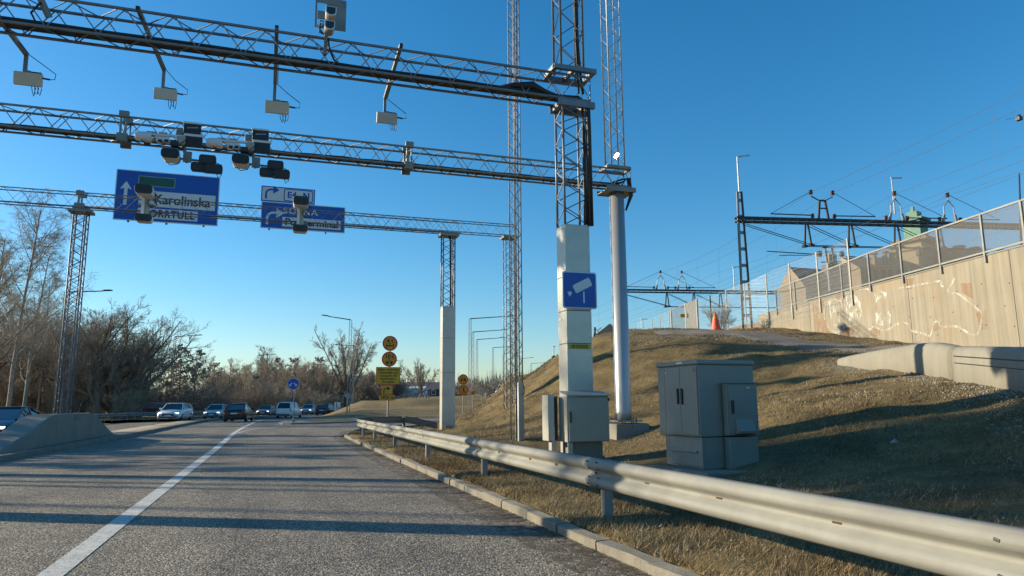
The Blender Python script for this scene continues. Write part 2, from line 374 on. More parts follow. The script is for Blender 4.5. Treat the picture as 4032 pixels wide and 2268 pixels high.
grid('embankment', np.r_[3.14, np.arange(3.3, 30, .22), np.arange(30, 90, 2.5)], np.r_[np.arange(-12, 46, .25), np.arange(46, 152, 1.5)], hz, MT['soil'], kind='structure')
# asphalt, one sheet from the oncoming carriageway to the exit
LB = [(-14.2,-60),(-14.2,55),(-13.6,66),(-11.8,80),(-8,95),(-1.5,112),(7,127),(20,142),(45,160),(80,175)]
RB = [(3.0,-60),(3.0,30),(3.2,33),(3.5,35.2),(4.3,39.4),(5.6,42.5),(8,46),(10.5,50),(13,55),(16,62),(20.5,72),(26.5,86),(80,90)]
MB().add([(x, y, 0) for x, y in RB]+[(x, y, 0) for x, y in reversed(LB)], [tuple(range(len(RB)+len(LB)))]).build('road', MT['asphalt'], kind='structure')
def spline(pts, step):
    """points every `step` metres along a smooth curve"""
    P = np.array(pts, float); out = []
    for k in range(len(P)-1):
        p0 = P[max(k-1, 0)]; p1 = P[k]; p2 = P[k+1]; p3 = P[min(k+2, len(P)-1)]
        for t in np.linspace(0, 1, 30, endpoint=False):
            out.append(.5*((2*p1)+(-p0+p2)*t+(2*p0-5*p1+4*p2-p3)*t*t+(-p0+3*p1-3*p2+p3)*t**3))
    out.append(P[-1]); Q = np.array(out); s = np.r_[0, np.cumsum(np.linalg.norm(np.diff(Q, axis=0), axis=1))]
    t = np.arange(0, s[-1], step); return np.c_[tuple(np.interp(t, s, Q[:, i]) for i in range(Q.shape[1]))]
def ribbon(name, pts, w, z, mat, **t):
    P = spline(pts, 1.0); d = np.gradient(P, axis=0); d /= np.linalg.norm(d, axis=1)[:, None]; nrm = np.c_[d[:, 1], -d[:, 0]]
    a = P-nrm*w/2; b = P+nrm*w/2; V = np.c_[np.r_[a, b], np.full(2*len(P), z)]; i = np.arange(len(P)-1); n = len(P)
    return np_mesh(name, V, np.c_[i, i+n, i+n+1, i+1], mat, None, **t)
ribbon('lane_line', [(-1.7,-2),(-1.7,10),(-1.68,25),(-1.75,42),(-1.45,58),(-.9,72)], .22, .005, MT['paint'], kind='structure')
ribbon('lane_line', [(-1.6,39),(-1.1,44),(.2,49),(2,53)], .13, .009, MT['paint'], kind='structure')
ribbon('edge_line', [(-13.5,-10),(-13.5,55),(-12.9,66),(-11.1,80),(-7.3,94)], .15, .005, MT['paint'], kind='structure')
ribbon('edge_line', [(-8.7,-10),(-8.6,40),(-8.2,60),(-7.0,76)], .15, .005, MT['paint'], kind='structure')
def grit_mat():
    m, t, b, out = newmat('road_grit'); co = coords(t); b.inputs['Roughness'].default_value = .95
    t.links.new(ramp(t, noise(t, 30, 4, .7, co), [(.35, (.05,.04,.028)), (.7, (.20,.155,.10))]), b.inputs['Base Color'])
    f = ramp(t, noise(t, 5, 6, .75, co), [(.46, (0,0,0)), (.62, (.9,.9,.9))]); tr = t.nodes.new('ShaderNodeBsdfTransparent'); ms = t.nodes.new('ShaderNodeMixShader')
    t.links.new(f, ms.inputs[0]); t.links.new(tr.outputs[0], ms.inputs[1]); t.links.new(b.outputs[0], ms.inputs[2]); t.links.new(ms.outputs[0], out.inputs['Surface']); return m
GRIT = grit_mat()
ribbon('road_grit', [(2.74,1),(2.74,30),(2.93,33),(3.23,35.2),(4.0,39.4),(5.35,42.6)], .55, .004, GRIT, kind='structure')
ribbon('road_grit', [(2.90,1),(2.90,30),(3.09,33),(3.39,35.2),(4.15,39.4)], .22, .008, GRIT, kind='structure')
def kerb_run(name, pts, step, w, h, mat, inner=1):
    """a run of kerb stones, each its own piece, top edge worn"""
    root = bpy.data.objects.new(name, None); COL.objects.link(root); root['kind'] = 'structure'; ORG[root.name] = Vector((0,0,0))
    P = spline(pts, step); protos = []
    for k in range(5):
        r = random.Random(k); b = .012+.012*r.random(); L = step-.02-.015*r.random()
        sec = [(-w/2, -.08), (w/2, -.08), (w/2, h-b*.4), (w/2-b, h), (-w/2+b, h-.004), (-w/2, h-b)]
        m = MB(); m.loft([[(u+r.uniform(-.006, .006), s*L/2, v+r.uniform(-.005, .005)) for u, v in sec] for s in (-1, -.33, .33, 1)])
        o = m.build('kerb_stone', mat, root); protos.append(o)
    for i in range(len(P)-1):
        k = random.randrange(5); c = (P[i]+P[i+1])/2; d = P[i+1]-P[i]
        o = protos[k] if not protos[k].get('_u') else protos[k].copy()
        if not protos[k].get('_u'): protos[k]['_u'] = 1
        else: COL.objects.link(o); o.parent = root
        o.location = (c[0]+random.uniform(-.012, .012), c[1], random.uniform(-.012, .010)); o.rotation_euler = (0, random.uniform(-.02, .02), math.atan2(-d[0], d[1])+random.uniform(-.008, .008))
    for p in protos:
        if not p.get('_u'): bpy.data.objects.remove(p)
    for o in root.children:
        if '_u' in o: del o['_u']
    return root
kerb_run('kerb', [(3.09,1.5),(3.09,30),(3.28,33),(3.58,35.2),(4.35,39.4),(5.65,42.4),(8.05,46)], 1.0, .16, .105, MT['kerb'])
MED = [(-6.75,-8),(-6.75,20),(-6.25,35),(-6.0,53),(-5.5,69),(-4.2,79),(-.8,93),(5,106)]
kerb_run('median_kerb', MED, 1.5, .16, .15, MT['conc_dark'])
def strip(name, pts, o0, o1, z, mat, step=1.5, **t):
    P = spline(pts, step); d = np.gradient(P, axis=0); d /= np.linalg.norm(d, axis=1)[:, None]; nrm = np.c_[-d[:, 1], d[:, 0]]; n = len(P)
    a = P+nrm*o0; b = P+nrm*o1
    V = np.r_[np.c_[a, np.full(n, z)], np.c_[b, np.full(n, z)], np.c_[b, np.full(n, -.05)]]; i = np.arange(n-1)
    return np_mesh(name, V, np.r_[np.c_[i, i+1, i+n+1, i+n], np.c_[i+n, i+n+1, i+2*n+1, i+2*n]], mat, None, **t)
strip('median', MED, .07, 1.75, .118, MT['conc_dark'], kind='structure')
# far verge left of the oncoming lanes
strip('verge', LB[:8], -.1, 22, .08, MT['field'], kind='structure')
# traffic island in the fork
def island():
    pts = [(.75,55.6),(.55,57.2),(.75,59.5),(1.6,63.5),(7.5,68.5),(14,72),(13.2,69.5),(8,62.5),(5.9,57.6),(3.0,55.3),(1.4,55.1)]
    m = MB(); m.prism([(x, y) for x, y in pts], (0,0,-.05), (1,0,0), (0,1,0), (0,0,.16)); o = m.build('traffic_island', MT['conc'], kind='structure', bevel=.03)
    n = len(pts); q = [(5.2+(x-5.2)*.6, 61.5+(y-61.5)*.6) for x, y in pts]
    MB().prism(q, (0,0,.112), (1,0,0), (0,1,0), (0,0,.006)).build('dirt', MT['soil'], o)
island()
# grassy mound beyond the exit road
MP = np.array([(8,72,.05),(14,74,.05),(20,78,.1),(12,84,.7),(5,88,.1),(2,100,.1),(11,95,1.9),(17.5,92,2.2),(24,95,2.5),(20,84,1.1),(24,84,1.0),(28,92,2.0),(34,100,2.6),(12,112,1.8),(24,115,2.6),(40,115,3.6),(5,116,.2),(16,130,.3),(34,135,2.4),(55,120,4.5),(50,140,3)])
def mound(X, Y):
    d2 = (X[..., None]-MP[:, 0])**2+(Y[..., None]-MP[:, 1])**2; w = 1/(d2+6)**1.6; z = (w*MP[:, 2]).sum(-1)/w.sum(-1)
    left = 3+np.clip((Y-72)/46, 0, 1)*6+np.clip((Y-105)/40, 0, 1)*14; front = 70+np.clip((X-4), 0, 60)*.27
    e = np.minimum(np.clip((X-left)/5, 0, 1), np.clip((Y-front)/4, 0, 1))
    return np.where(e <= 0, -.12, z*e + .06*vnoise(X, Y, 2.5, 9))
grid('grass_mound', np.arange(0, 62, 1.0), np.arange(68, 146, 1.0), mound, MT['field'], kind='structure')
def mound1(x, y): return float(mound(np.array([float(x)]), np.array([float(y)]))[0])
# gravel path on the embankment: follows the ground, up past the barrier and along the wall to the gates
PATH = [(24,6),(22.2,14),(21.6,19.5),(21.8,24.5),(20.6,28),(18,29.2),(16.5,29.6)]
def gravel_path():
    P = spline(PATH+[], .5); d = np.gradient(P, axis=0); d /= np.linalg.norm(d, axis=1)[:, None]; nr = np.c_[-d[:, 1], d[:, 0]]; n = len(P); k = 9
    hw = np.interp(np.linspace(0, 1, n), [0, .5, .8, 1], [1.7, 1.7, 1.6, .7]); V = []
    for j in range(k):
        s = (j/(k-1)*2-1); q = P+nr*(hw*s*(1+.12*np.sin(np.arange(n)*.9+j)))[:, None]
        V.append(np.c_[q, hz(q[:, 0], q[:, 1])+(.035 if 0 < j < k-1 else -.05)])
    V = np.concatenate(V); i = (np.arange(k-1)[:, None]*n+np.arange(n-1)[None]).ravel()
    np_mesh('gravel_path', V, np.c_[i, i+1, i+n+1, i+n], MT['gravel'], None, True, kind='structure')
gravel_path()
# railway bed behind the retaining wall
WA, WB = Vector((27.35,35.4,0)), Vector((22.2,9.5,0))     # foot line of the wall, far end to near end
_wd = (WB-WA).normalized(); _wn = Vector((-_wd.y, _wd.x, 0)); _wn = _wn if _wn.x > 0 else -_wn   # away from the road
q = [WA+_wn*.4, WB+_wn*.4, Vector((90,9,0)), Vector((90,60,0)), Vector((40,60,0)), Vector((28.2,42,0))]
MB().prism([(p.x, p.y) for p in q], (0,0,4), (1,0,0), (0,1,0), (0,0,2.15)).build('railway_bed', MT['gravel'], kind='structure')
# ------------------------------------------------------------------ steel lattice
def lattice(parent, p0, p1, u, v, mat, rc=.03, rb=.013, bay=.8, ends=True, phase=0.0, chord='chord', lace='lacing'):
    """box lattice from p0 to p1; u, v are full side vectors from the corner line p0-p1. Four chords, four zigzag rods"""
    p0 = Vector(p0); p1 = Vector(p1); u = Vector(u); v = Vector(v); L = (p1-p0).length; d = (p1-p0)/L
    cor = [Vector((0,0,0)), u, u+v, v]
    for c in cor: MB().tube(p0+c, p1+c, rc, 8).build(chord, mat, parent, True)
    n = max(2, round(L/bay*2)); 
    for k in range(4):
        a, b = cor[k], cor[(k+1) % 4]; m = MB(); ph = (phase+k*.5) % 1
        pts = []
        for i in range(n+1):
            t = min(max((i+ph*.5)/n, 0), 1)*L; pts.append(p0+d*t+(a if (i+k) % 2 else b))
        for i in range(n): m.tube(pts[i], pts[i+1], rb, 5, caps=False)
        if ends: m.tube(p0+a, p0+b, rb*1.2, 5); m.tube(p1+a, p1+b, rb*1.2, 5)
        m.build(lace, mat, parent)
def panel_box(parent, x0, x1, y0, y1, seams, mat):
    """boxed-in foot of a mast: separate sheet panels over a dark core"""
    g = .006; t = .015
    MB().box(x0+t, x1-t, y0+t, y1-t, seams[0], seams[-1]-.02).build('core', MT['dark'], parent)
    for z0, z1 in zip(seams[:-1], seams[1:]):
        z0 += g; z1 -= g
        MB().box(x0, x1, y0, y0+t, z0, z1).build('panel', mat, parent, bevel=.003)
        MB().box(x0, x1, y1-t, y1, z0, z1).build('panel', mat, parent, bevel=.003)
        MB().box(x0, x0+t, y0+t+.002, y1-t-.002, z0, z1).build('panel', mat, parent, bevel=.003)
        MB().box(x1-t, x1, y0+t+.002, y1-t-.002, z0, z1).build('panel', mat, parent, bevel=.003)
        m = MB()
        for zz in np.arange(z0+.12, z1-.05, .28): m.tube((x1-.04, y0-.004, zz), (x1-.04, y0+.004, zz), .008, 6)
        m.build('rivets', MT['dark'], parent)
    MB().box(x0-.004, x1+.004, y0-.004, y1+.004, seams[-1]-.008, seams[-1]+.004).build('cap', MT['alu_edge'], parent)
def channel(m, x0, x1, y, z0, z1, w=.09):
    m.box(x0, x1, y, y+.008, z0, z1); m.box(x0, x1, y+.009, y+w, z1-.008, z1); m.box(x0, x1, y+.009, y+w, z0, z0+.008)
def sag(a, b, drop, n=10, wob=0.0):
    a = Vector(a); b = Vector(b)
    return [a.lerp(b, t)+Vector((random.uniform(-wob, wob), random.uniform(-wob, wob), -drop*4*t*(1-t)+random.uniform(-wob, wob))) for t in np.linspace(0, 1, n)]

# ------------------------------------------------------------------ guardrail along the right verge
PROF = [(0,.012),(.018,.045),(.05,.076),(.085,.082),(.118,.056),(.145,.012),(.165,0),(.185,.012),(.212,.056),(.245,.082),(.28,.076),(.312,.045),(.33,.012)]
RAILP = spline([(3.53,1.0),(3.53,10),(3.53,28),(3.56,31),(3.75,33.2),(4.4,35.2),(5.4,36.4),(6.6,36.9),(8.2,36.9)], .05)
def rail_xy(y):
    """y runs along the rail; it equals the road distance on the straight"""
    i = min(max(int(round((y-1.0)/.05)), 0), len(RAILP)-1); a = RAILP[max(i-1, 0)]; b = RAILP[min(i+1, len(RAILP)-1)]; d = (b-a)/np.linalg.norm(b-a); return RAILP[i], np.array([-d[1], d[0]])
def rail_drop(y): return -.42*min(max((y-38.2)/2.0, 0), 1)
gr = thing('guardrail', 'galvanised W-beam guardrail curving along the right edge of the road', 'guardrail', (3.55, 15, .12))
POSTS = [2.6, 7.55, 12.5, 17.4, 22.3, 26.8, 30.4, 33.2, 35.6, 38.0]
def beam(y0, y1, off, z0=.45):
    secs = []
    for y in np.linspace(y0, y1, max(6, int((y1-y0)/.35))):
        p, nn = rail_xy(y)
        secs.append([(p[0]+nn[0]*(o+off), p[1]+nn[1]*(o+off), z0+h+rail_drop(y)) for h, o in PROF])
    m = MB(); m.loft(secs, False, False); o = m.build('beam', MT['rail'], gr, True)
    s = o.modifiers.new('sheet', 'SOLIDIFY'); s.thickness = .004
for i in range(len(POSTS)-2):
    beam(POSTS[i+1]-.22, POSTS[i+2]+.22, .004*(i % 2))
beam(2.3, 7.75, .004); beam(37.8, 40.6, .004)
# near end: the wave is pressed flat into an end shoe
secs = []
for y in np.linspace(2.3, 1.0, 12):
    p, nn = rail_xy(y); k = min(max((2.3-y)/.7, 0), 1); k = k*k*(3-2*k)
    secs.append([(p[0]+nn[0]*(o*(1-k)+.05*k+.004), y, .45+h+(.165-h)*.08*k) for h, o in PROF])
o = MB().loft(secs[::-1], False, False).build('end_shoe', MT['rail'], gr, True); o.modifiers.new('sheet', 'SOLIDIFY').thickness = .004
for y, z in ((2.74,.535),(2.5,.71),(2.74,.71),(2.5,.535),(2.62,.615)):
    p, nn = rail_xy(y); MB().obox((p[0]-(.079 if z > .69 or z < .54 else .002), y, z), (.008,0,0), (0,.018,.004), (0,-.002,.009)).build('bolt', MT['dark'], gr, bevel=.004)
for y in POSTS:
    p, nn = rail_xy(y); N = Vector((nn[0], nn[1], 0)); T = Vector((nn[1], -nn[0], 0)); o = Vector((p[0], p[1], .28))-N*.06; m = MB()
    m.obox(o, N*.0025, T*.05, (0,0,.48)); m.obox(o-N*.05-T*.052, N*.045, T*.003, (0,0,.48)); m.obox(o-N*.05+T*.052, N*.045, T*.003, (0,0,.48))
    m.build('post', MT['galv'], gr)
    MB().obox(Vector((p[0], p[1], .615))-N*.03, N*.024, T*.03, (0,0,.055)).build('spacer', MT['galv'], gr)
    if 4 < y < 33:
        MB().obox((p[0]-.012, y, .615), (.004,0,0), (0,.03,0), (0,0,.04)).build('washer_plate', MT['rail'], gr)
        MB().tube((p[0]-.03, y, .615), (p[0]-.008, y, .615), .012, 6).build('bolt', MT['dark'], gr)
        for dy in (-.14, .10):
            for h, s in ((.29, .079), (.21, .062), (.12, .062), (.04, .079)):
                MB().obox((p[0]-s, y+dy, .45+h), (.006,0,0), (0,.022,0), (0,.004,.007)).build('bolt', MT['dark'], gr)
for i in range(1, 6):
    for t in (.25, .45, .75):
        y = POSTS[i]*(1-t)+POSTS[i+1]*t; p, nn = rail_xy(y)
        MB().box(p[0]-.0085, p[0]-.001, y-.042, y+.042, .600, .630).build('slot', MT['insul'], gr)
for t in (3.9, 5.2, 6.4):
    p, nn = rail_xy(t); MB().box(p[0]-.0085, p[0]-.001, t-.042, t+.042, .600, .630).build('slot', MT['insul'], gr)

# ------------------------------------------------------------------ first gantry (nearest): antenna truss
def tray(parent, x0, x1, y0, y1, z, mat=None):
    m = MB(); m.box(x0, x1, y0, y1, z, z+.006); m.box(x0, x1, y0-.007, y0-.001, z, z+.06); m.box(x0, x1, y1+.001, y1+.007, z, z+.06); m.build('cable_tray', mat or MT['dark'], parent)
S1 = MT['steel']
gA = thing('toll_gantry', 'nearest lattice toll gantry, dark truss with thick cable tray on boxed aluminium tower', 'gantry', (6, 13.7, .3))
AY0, AY1 = 13.45, 13.9
lattice(gA, (-15, AY0, 7.93), (6.35, AY0, 7.93), (0, AY1-AY0, 0), (0, 0, .55), S1, .03, .012, .8)
tray(gA, -15, 6.1, AY0+.09, AY1-.14, 7.96, MT['cable'])
for k in range(4):
    m = MB(); m.path(sag((-15, AY0+.1+k*.06, 8.03), (6.0, AY0+.1+k*.06, 8.03), 0, 60, .015), .022, 6); m.build('cable', MT['cable'], gA, True)
m = MB(); m.path([(-15+i*.7, AY0+.05+.02*math.sin(i*1.7), 7.99+.035*abs(math.sin(i*.9))) for i in range(30)], .03, 6); m.build('cable', MT['cable'], gA, True)
m = MB(); m.path([(4.2, 13.55, 8.0), (4.6, 13.5, 8.08), (5.0, 13.5, 8.13), (5.3, 13.5, 8.02), (5.7, 13.55, 7.99)], [.03,.07,.10,.07,.03], 8); m.build('cable_bundle', MT['cable'], gA, True)
lattice(gA, (5.68, 13.43, 5.08), (5.68, 13.43, 7.72), (.53, 0, 0), (0, .42, 0), S1, .028, .012, .6, False, .3)
panel_box(gA, 5.66, 6.22, 13.40, 13.86, [.25, 1.62, 2.6, 3.28, 4.0, 5.10], MT['alu'])
m = MB(); channel(m, 5.55, 6.42, 13.36, 7.74, 7.88); channel(m, 5.55, 6.42, 13.83, 7.74, 7.88); m.box(5.6, 5.7, 13.46, 13.82, 7.75, 7.86); m.box(6.15, 6.25, 13.46, 13.82, 7.75, 7.86); m.build('bearer', MT['steel'], gA)
m = MB(); channel(m, 5.45, 6.45, 13.30, 8.53, 8.63); channel(m, 5.45, 6.45, 13.90, 8.53, 8.63); m.box(5.45, 5.55, 13.40, 13.89, 8.54, 8.64); m.box(5.9, 5.98, 13.40, 13.89, 8.54, 8.62); m.box(6.35, 6.45, 13.40, 13.89, 8.54, 8.64); m.build('bearer', MT['steel'], gA)
lattice(gA, (5.66, 13.42, 8.62), (5.66, 13.42, 22), (.53, 0, 0), (0, .42, 0), S1, .028, .012, .85, False)
m = MB(); m.path([(5.5, 13.6, 7.98), (6.1, 13.55, 8.02), (6.27, 13.42, 7.8), (6.26, 13.38, 7.3), (6.26, 13.38, 5.1)], .055, 8); m.build('cable_bundle', MT['cable'], gA, True)
for k in range(4):
    m = MB(); m.path([(6.0, 13.6, 8.0), (6.14+.02*k, 13.5, 7.9), (6.17-.012*k, 13.42, 7.2)]+[(6.17-.012*k+random.uniform(-.012, .012), 13.40+.012*k, z) for z in (6.8, 6.4, 6.0, 5.6, 5.12)], .016, 5); m.build('cable', MT['cable'], gA, True)
m = MB(); m.path([(6.1, 13.5, 22), (6.1, 13.5, 9.3), (6.13, 13.48, 8.65), (6.2, 13.5, 8.1)], .03, 6); m.path([(6.05, 13.52, 22), (6.06, 13.5, 9.3), (6.1, 13.5, 8.1)], .02, 6); m.build('cable_bundle', MT['cable'], gA, True)
# tower on the other side of the carriageway
lattice(gA, (-7.75, 13.43, 5.1), (-7.75, 13.43, 7.9), (.5, 0, 0), (0, .42, 0), S1, .028, .012, .6, False)
panel_box(gA, -7.77, -7.23, 13.40, 13.86, [.1, 1.7, 3.4, 5.10], MT['alu'])
MB().box(5.55, 6.4, 13.3, 14.0, .05, .34).build('footing', MT['conc_dark'], gA, bevel=.02)

# cabinet, slim box, signs on that tower
YC = 12.95
c0 = at_y(2233, 1560, YC); c1 = at_y(2402, 1738, YC)
cb = thing('control_cabinet', 'light grey steel control cabinet with black handle at the foot of the boxed gantry tower', 'cabinet', (c0.x+.4, 13.2, .3))
x0, x1, z0, z1 = c0.x, c1.x, c1.z, c0.z
MB().box(x0, x1, YC+.02, 13.39, z0, z1).build('body', MT['box'], cb, bevel=.008)
MB().box(x0+.03, x1-.004, YC, YC+.018, z0+.012, z1-.02).build('door', MT['box'], cb, bevel=.006)
m = MB(); m.add([(x0-.01, YC-.03, z1), (x1+.03, YC-.03, z1), (x1+.03, 13.38, z1+.085), (x0-.01, 13.38, z1+.085), (x0-.01, YC-.03, z1+.022), (x1+.03, YC-.03, z1+.022), (x1+.03, 13.38, z1+.11), (x0-.01, 13.38, z1+.11)], [(0,3,2,1),(4,5,6,7),(0,1,5,4),(1,2,6,5),(2,3,7,6),(3,0,4,7)]); m.build('roof', MT['box'], cb)
h = at_y(2246, 1645, YC); MB().box(h.x-.018, h.x+.018, YC-.028, YC-.002, h.z-.10, h.z+.12).build('handle', MT['black'], cb, bevel=.008)
h = at_y(2252, 1558, YC); MB().box(h.x-.07, h.x+.07, YC-.004, YC-.001, h.z-.02, h.z+.02).build('label_plate', MT['signwhite'], cb)
h = at_y(2396, 1572, YC); MB().box(h.x-.02, h.x+.02, YC-.004, YC-.001, h.z-.03, h.z+.03).build('label_plate', MT['dark'], cb)
MB().box(x0+.06, x1-.12, YC+.08, 13.37, .02, z0).build('plinth', MT['conc_dark'], cb, bevel=.01)
MB().box(x0+.02, x0+.12, YC+.05, YC+.07, z0-.4, z0-.004).build('cover_plate', MT['alu'], cb)
p0 = at_y(2155, 1556, 13.3); p1 = at_y(2192, 1736, 13.3)
sb = thing('junction_box', 'narrow pale steel box on a post left of the control cabinet', 'box', (p0.x, 13.3, .3))
MB().box(p0.x, p1.x-.05, 13.28, 13.6, p1.z, p0.z).build('body', MT['alu'], sb, bevel=.006)
MB().box(p1.x-.045, p1.x+.04, 13.33, 13.55, p1.z+.02, p0.z-.02).build('duct', MT['dark'], sb)  # dark block put in as the shade of the gap beside the box
MB().box(p1.x-.05, p1.x+.05, 13.32, 13.56, p0.z-.05, p0.z-.02).build('strap', MT['galv'], sb)
MB().box(p0.x, p0.x+.13, 13.268, 13.278, p1.z+.02, p1.z+.28).build('cover_plate', MT['alu'], sb)
MB().box(p0.x+.1, p0.x+.2, 13.36, 13.52, .1, p1.z).build('post', MT['alu'], sb)
# camera warning sign
YS = 13.34
a = at_y(2210, 1066, YS); b = at_y(2355, 1218, YS); cx, cz, hw = (a.x+b.x)/2, (a.z+b.z)/2, .375
sg = thing('camera_sign', 'square blue sign with white camera pictogram on the boxed gantry tower', 'sign', (cx, YS, cz-hw))
def rrect(w, h, r, n=5):
    return [(sx*(w/2-r)+r*math.cos(t), sy*(h/2-r)+r*math.sin(t)) for sx, sy, t0 in ((1,1,0),(-1,1,90),(-1,-1,180),(1,-1,270)) for t in np.radians(np.linspace(t0, t0+90, n))]
XA, ZA, TY = (1,0,0), (0,0,1), (0,.004,0)
def flat(poly, o, mat, name, parent, t=.004): return MB().prism(poly, Vector(o), XA, ZA, (0, t, 0)).build(name, mat, parent)
flat(rrect(.77, .77, .05), (cx, YS, cz), MT['signwhite'], 'border', sg, .015)
flat(rrect(.72, .72, .04), (cx, YS-.004, cz), MT['blue'], 'panel', sg, .003)
def rot(poly, ang, dx=0, dz=0): return [(u*math.cos(ang)-v*math.sin(ang)+dx, u*math.sin(ang)+v*math.cos(ang)+dz) for u, v in poly]
flat(rot(rrect(.42, .185, .035), R(27), .06, .10), (cx, YS-.008, cz), MT['signwhite'], 'pictogram', sg, .003)
flat(rot([(-.05,-.055),(.03,-.02),(.03,.03),(-.05,.055)], R(27), -.215, -.075), (cx, YS-.008, cz), MT['signwhite'], 'pictogram', sg, .003)
flat([(.07,-.27),(.105,-.27),(.105,-.03),(.07,-.03)], (cx, YS-.008, cz), MT['signwhite'], 'pictogram', sg, .003)
a = at_y(2241, 1354, 13.385); b = at_y(2326, 1374, 13.385)
yl = thing('warning_plate', 'small yellow plate with two lines of text on the boxed gantry tower', 'plate', (a.x, 13.385, b.z))
MB().box(a.x, b.x, 13.385, 13.397, b.z, a.z).build('panel', MT['yellow'], yl)
text('lettering', '400V STRÖMFÖRANDE\n400V STRÖMFÖRANDE', MT['ink'], yl, ((a.x+b.x)/2, 13.381, (a.z+b.z)/2), XA, ZA, .035, line=1.1, fit=.36)
a = at_x(2206, 1259, 5.655)
MB().box(5.652, 5.658, a.y-.07, a.y+.07, a.z-.02, a.z+.025).build('number_plate', MT['signwhite'], None, label='tiny white number plate on the left face of the boxed tower', cat='plate')

# antennas hanging from the first gantry: sloping arm, drop tube, flat box
def antenna(i, top, bend, foot, label):
    A = at_y(top[0], top[1], 13.38); B = at_x(bend[0], bend[1], A.x)
    if abs(top[0]-1090) < 5: B = at_y(bend[0], bend[1], 14.6); B.x = A.x
    Cc = Vector((A.x, B.y+.02, at_y(foot[0], foot[1], B.y).z))
    t = thing('hanging_antenna', label, 'antenna', (Cc.x, Cc.y, Cc.z-.25), 'antennas hanging from the nearest gantry')
    MB().beam(A, B, .07, .07, (1,0,0)).build('arm', MT['galv'], t)
    MB().beam(B+Vector((0, 0, .03)), Cc, .06, .06, (1,0,0)).build('drop_tube', MT['galv'], t)
    MB().obox(A+(A-B).normalized()*.006, (.03,0,0), (0,.006,.002), (0,.0,.03)).build('end_cap', MT['black'], t)
    w = .235; ty = Vector((0, .985, .17)); tz = Vector((0, -.17, .985)); o = Cc+Vector((.06, .02, -.13))
    MB().obox(o, (w,0,0), ty*.04, tz*.125).build('housing', MT['beige'], t, bevel=.012)
    MB().obox(o+Vector((-.02, .0, .135)), (.06,0,0), (0,.05,0), (0,0,.02)).build('bracket', MT['galv'], t)
    MB().obox(o+Vector((.12, .0, .137)), (.09,0,0), (0,.03,0), (0,0,.013)).build('connector', MT['black'], t)
    m = MB(); m.tube(o+Vector((w, 0, .05)), o+Vector((w+.12, 0, .04)), .018, 6); m.build('plug', MT['black'], t)
    rr = random.Random(i)
    for k in range(3):
        m = MB(); s = o+Vector((.06+.05*k, .02, -.125)); m.path([s, s+Vector((.02, 0, -.10-.05*rr.random())), s+Vector((.05, 0, -.13-.08*rr.random())), s+Vector((.07, 0, -.02))], .007, 5); m.build('cable', MT['cable'], t)
    m = MB(); m.path([o+Vector((w+.12, 0, .04)), o+Vector((w+.2, 0, .05)), o+Vector((w+.21, 0, .16)), o+Vector((w*.8, .02, .35)), B+Vector((.05, .02, 0)), A.lerp(B, .6)+Vector((.05, .04, -.02))], .008, 5); m.build('cable', MT['cable'], t)
antenna(1, (-12, 60), (104, 214), (112, 283), 'leftmost of the beige antenna boxes hanging from the nearest gantry')
antenna(2, (542, 30), (646, 275), (640, 345), 'beige antenna box second from the left under the nearest gantry')
antenna(3, (1090, 106), (1090, 330), (1090, 397), 'beige antenna box on the vertical arm, third from the left')
antenna(4, (1580, 176), (1516, 386), (1515, 441), 'rightmost beige antenna box under the nearest gantry')
t = thing('cross_bracket', 'bare steel arm bolted across the nearest gantry at the top left corner', 'bracket', at_y(170, 30, 13.4))
MB().beam(at_y(150, -25, 13.38), at_y(194, 70, 13.55), .08, .08).build('arm', MT['galv'], t)
m = MB(); m.path([at_y(160, 10, 13.4), at_y(122, 50, 13.5), at_y(140, 85, 13.6), at_y(230, 112, 13.7)], .02, 6); m.build('cable', MT['cable'], t, True)

# camera pair on a post above the first gantry
YK = 13.3
def K(x, y, dy=0): return at_y(x, y, YK+dy)
kt = thing('gantry_camera', 'pair of grey camera housings on a square plate above the nearest gantry', 'camera', K(1280, 215))
MB().beam(K(1278, 216, .1), K(1293, 60, .1), .075, .075, (1,0,0)).build('post', MT['galv'], kt)
pc = K(1302, 55, .22); pw, ph = .30, .33
m = MB()
for (u0, u1, v0, v1) in ((-1,1,.62,1), (-.28,1,-1,.6), (-1,-.86,-.98,.6), (-.84,-.3,-.42,.1), (-.84,-.3,-1,-.82)):
    m.obox(pc+Vector(((u0+u1)/2*pw, 0, (v0+v1)/2*ph)), ((u1-u0)/2*pw-.001,0,0), (0,.008,0), (0,0,(v1-v0)/2*ph-.001))
m.build('back_plate', MT['galv'], kt)
for (px, py, s) in ((1300, 67, 1.0), (1295, 122, .95)):
    o = K(px, py); w = .095*s
    sec = [(w*math.cos(t), w*.75*math.sin(t)-.03) for t in np.radians(np.linspace(180, 360, 9))]+[(w, .075), (-w, .075)]
    MB().loft([[o+Vector((u, yy, v)) for u, v in sec] for yy in (-.22, .02)]).build('housing', MT['box'], kt, bevel=.006)
    MB().loft([[o+Vector((u*1.06, yy, v*1.06-.002)) for u, v in sec] for yy in (-.26, -.235)]).build('hood', MT['white'], kt)
    MB().loft([[o+Vector((u*.86, yy, v*.86)) for u, v in sec] for yy in (-.266, -.262)]).build('lens_window', MT['glass'], kt)
for k in range(3):
    m = MB(); m.path([K(1296-6*k, 95, .02), K(1262, 80+14*k, -.05), K(1256, 110+8*k, -.04), K(1275, 135, .05)], .012, 5); m.build('cable', MT['cable'], kt, True)
m = MB(); m.path([K(1292, 150, .02), K(1296, 190, .0), K(1315, 235, .1), K(1330, 250, .25)], .02, 6); m.build('cable', MT['cable'], kt, True)
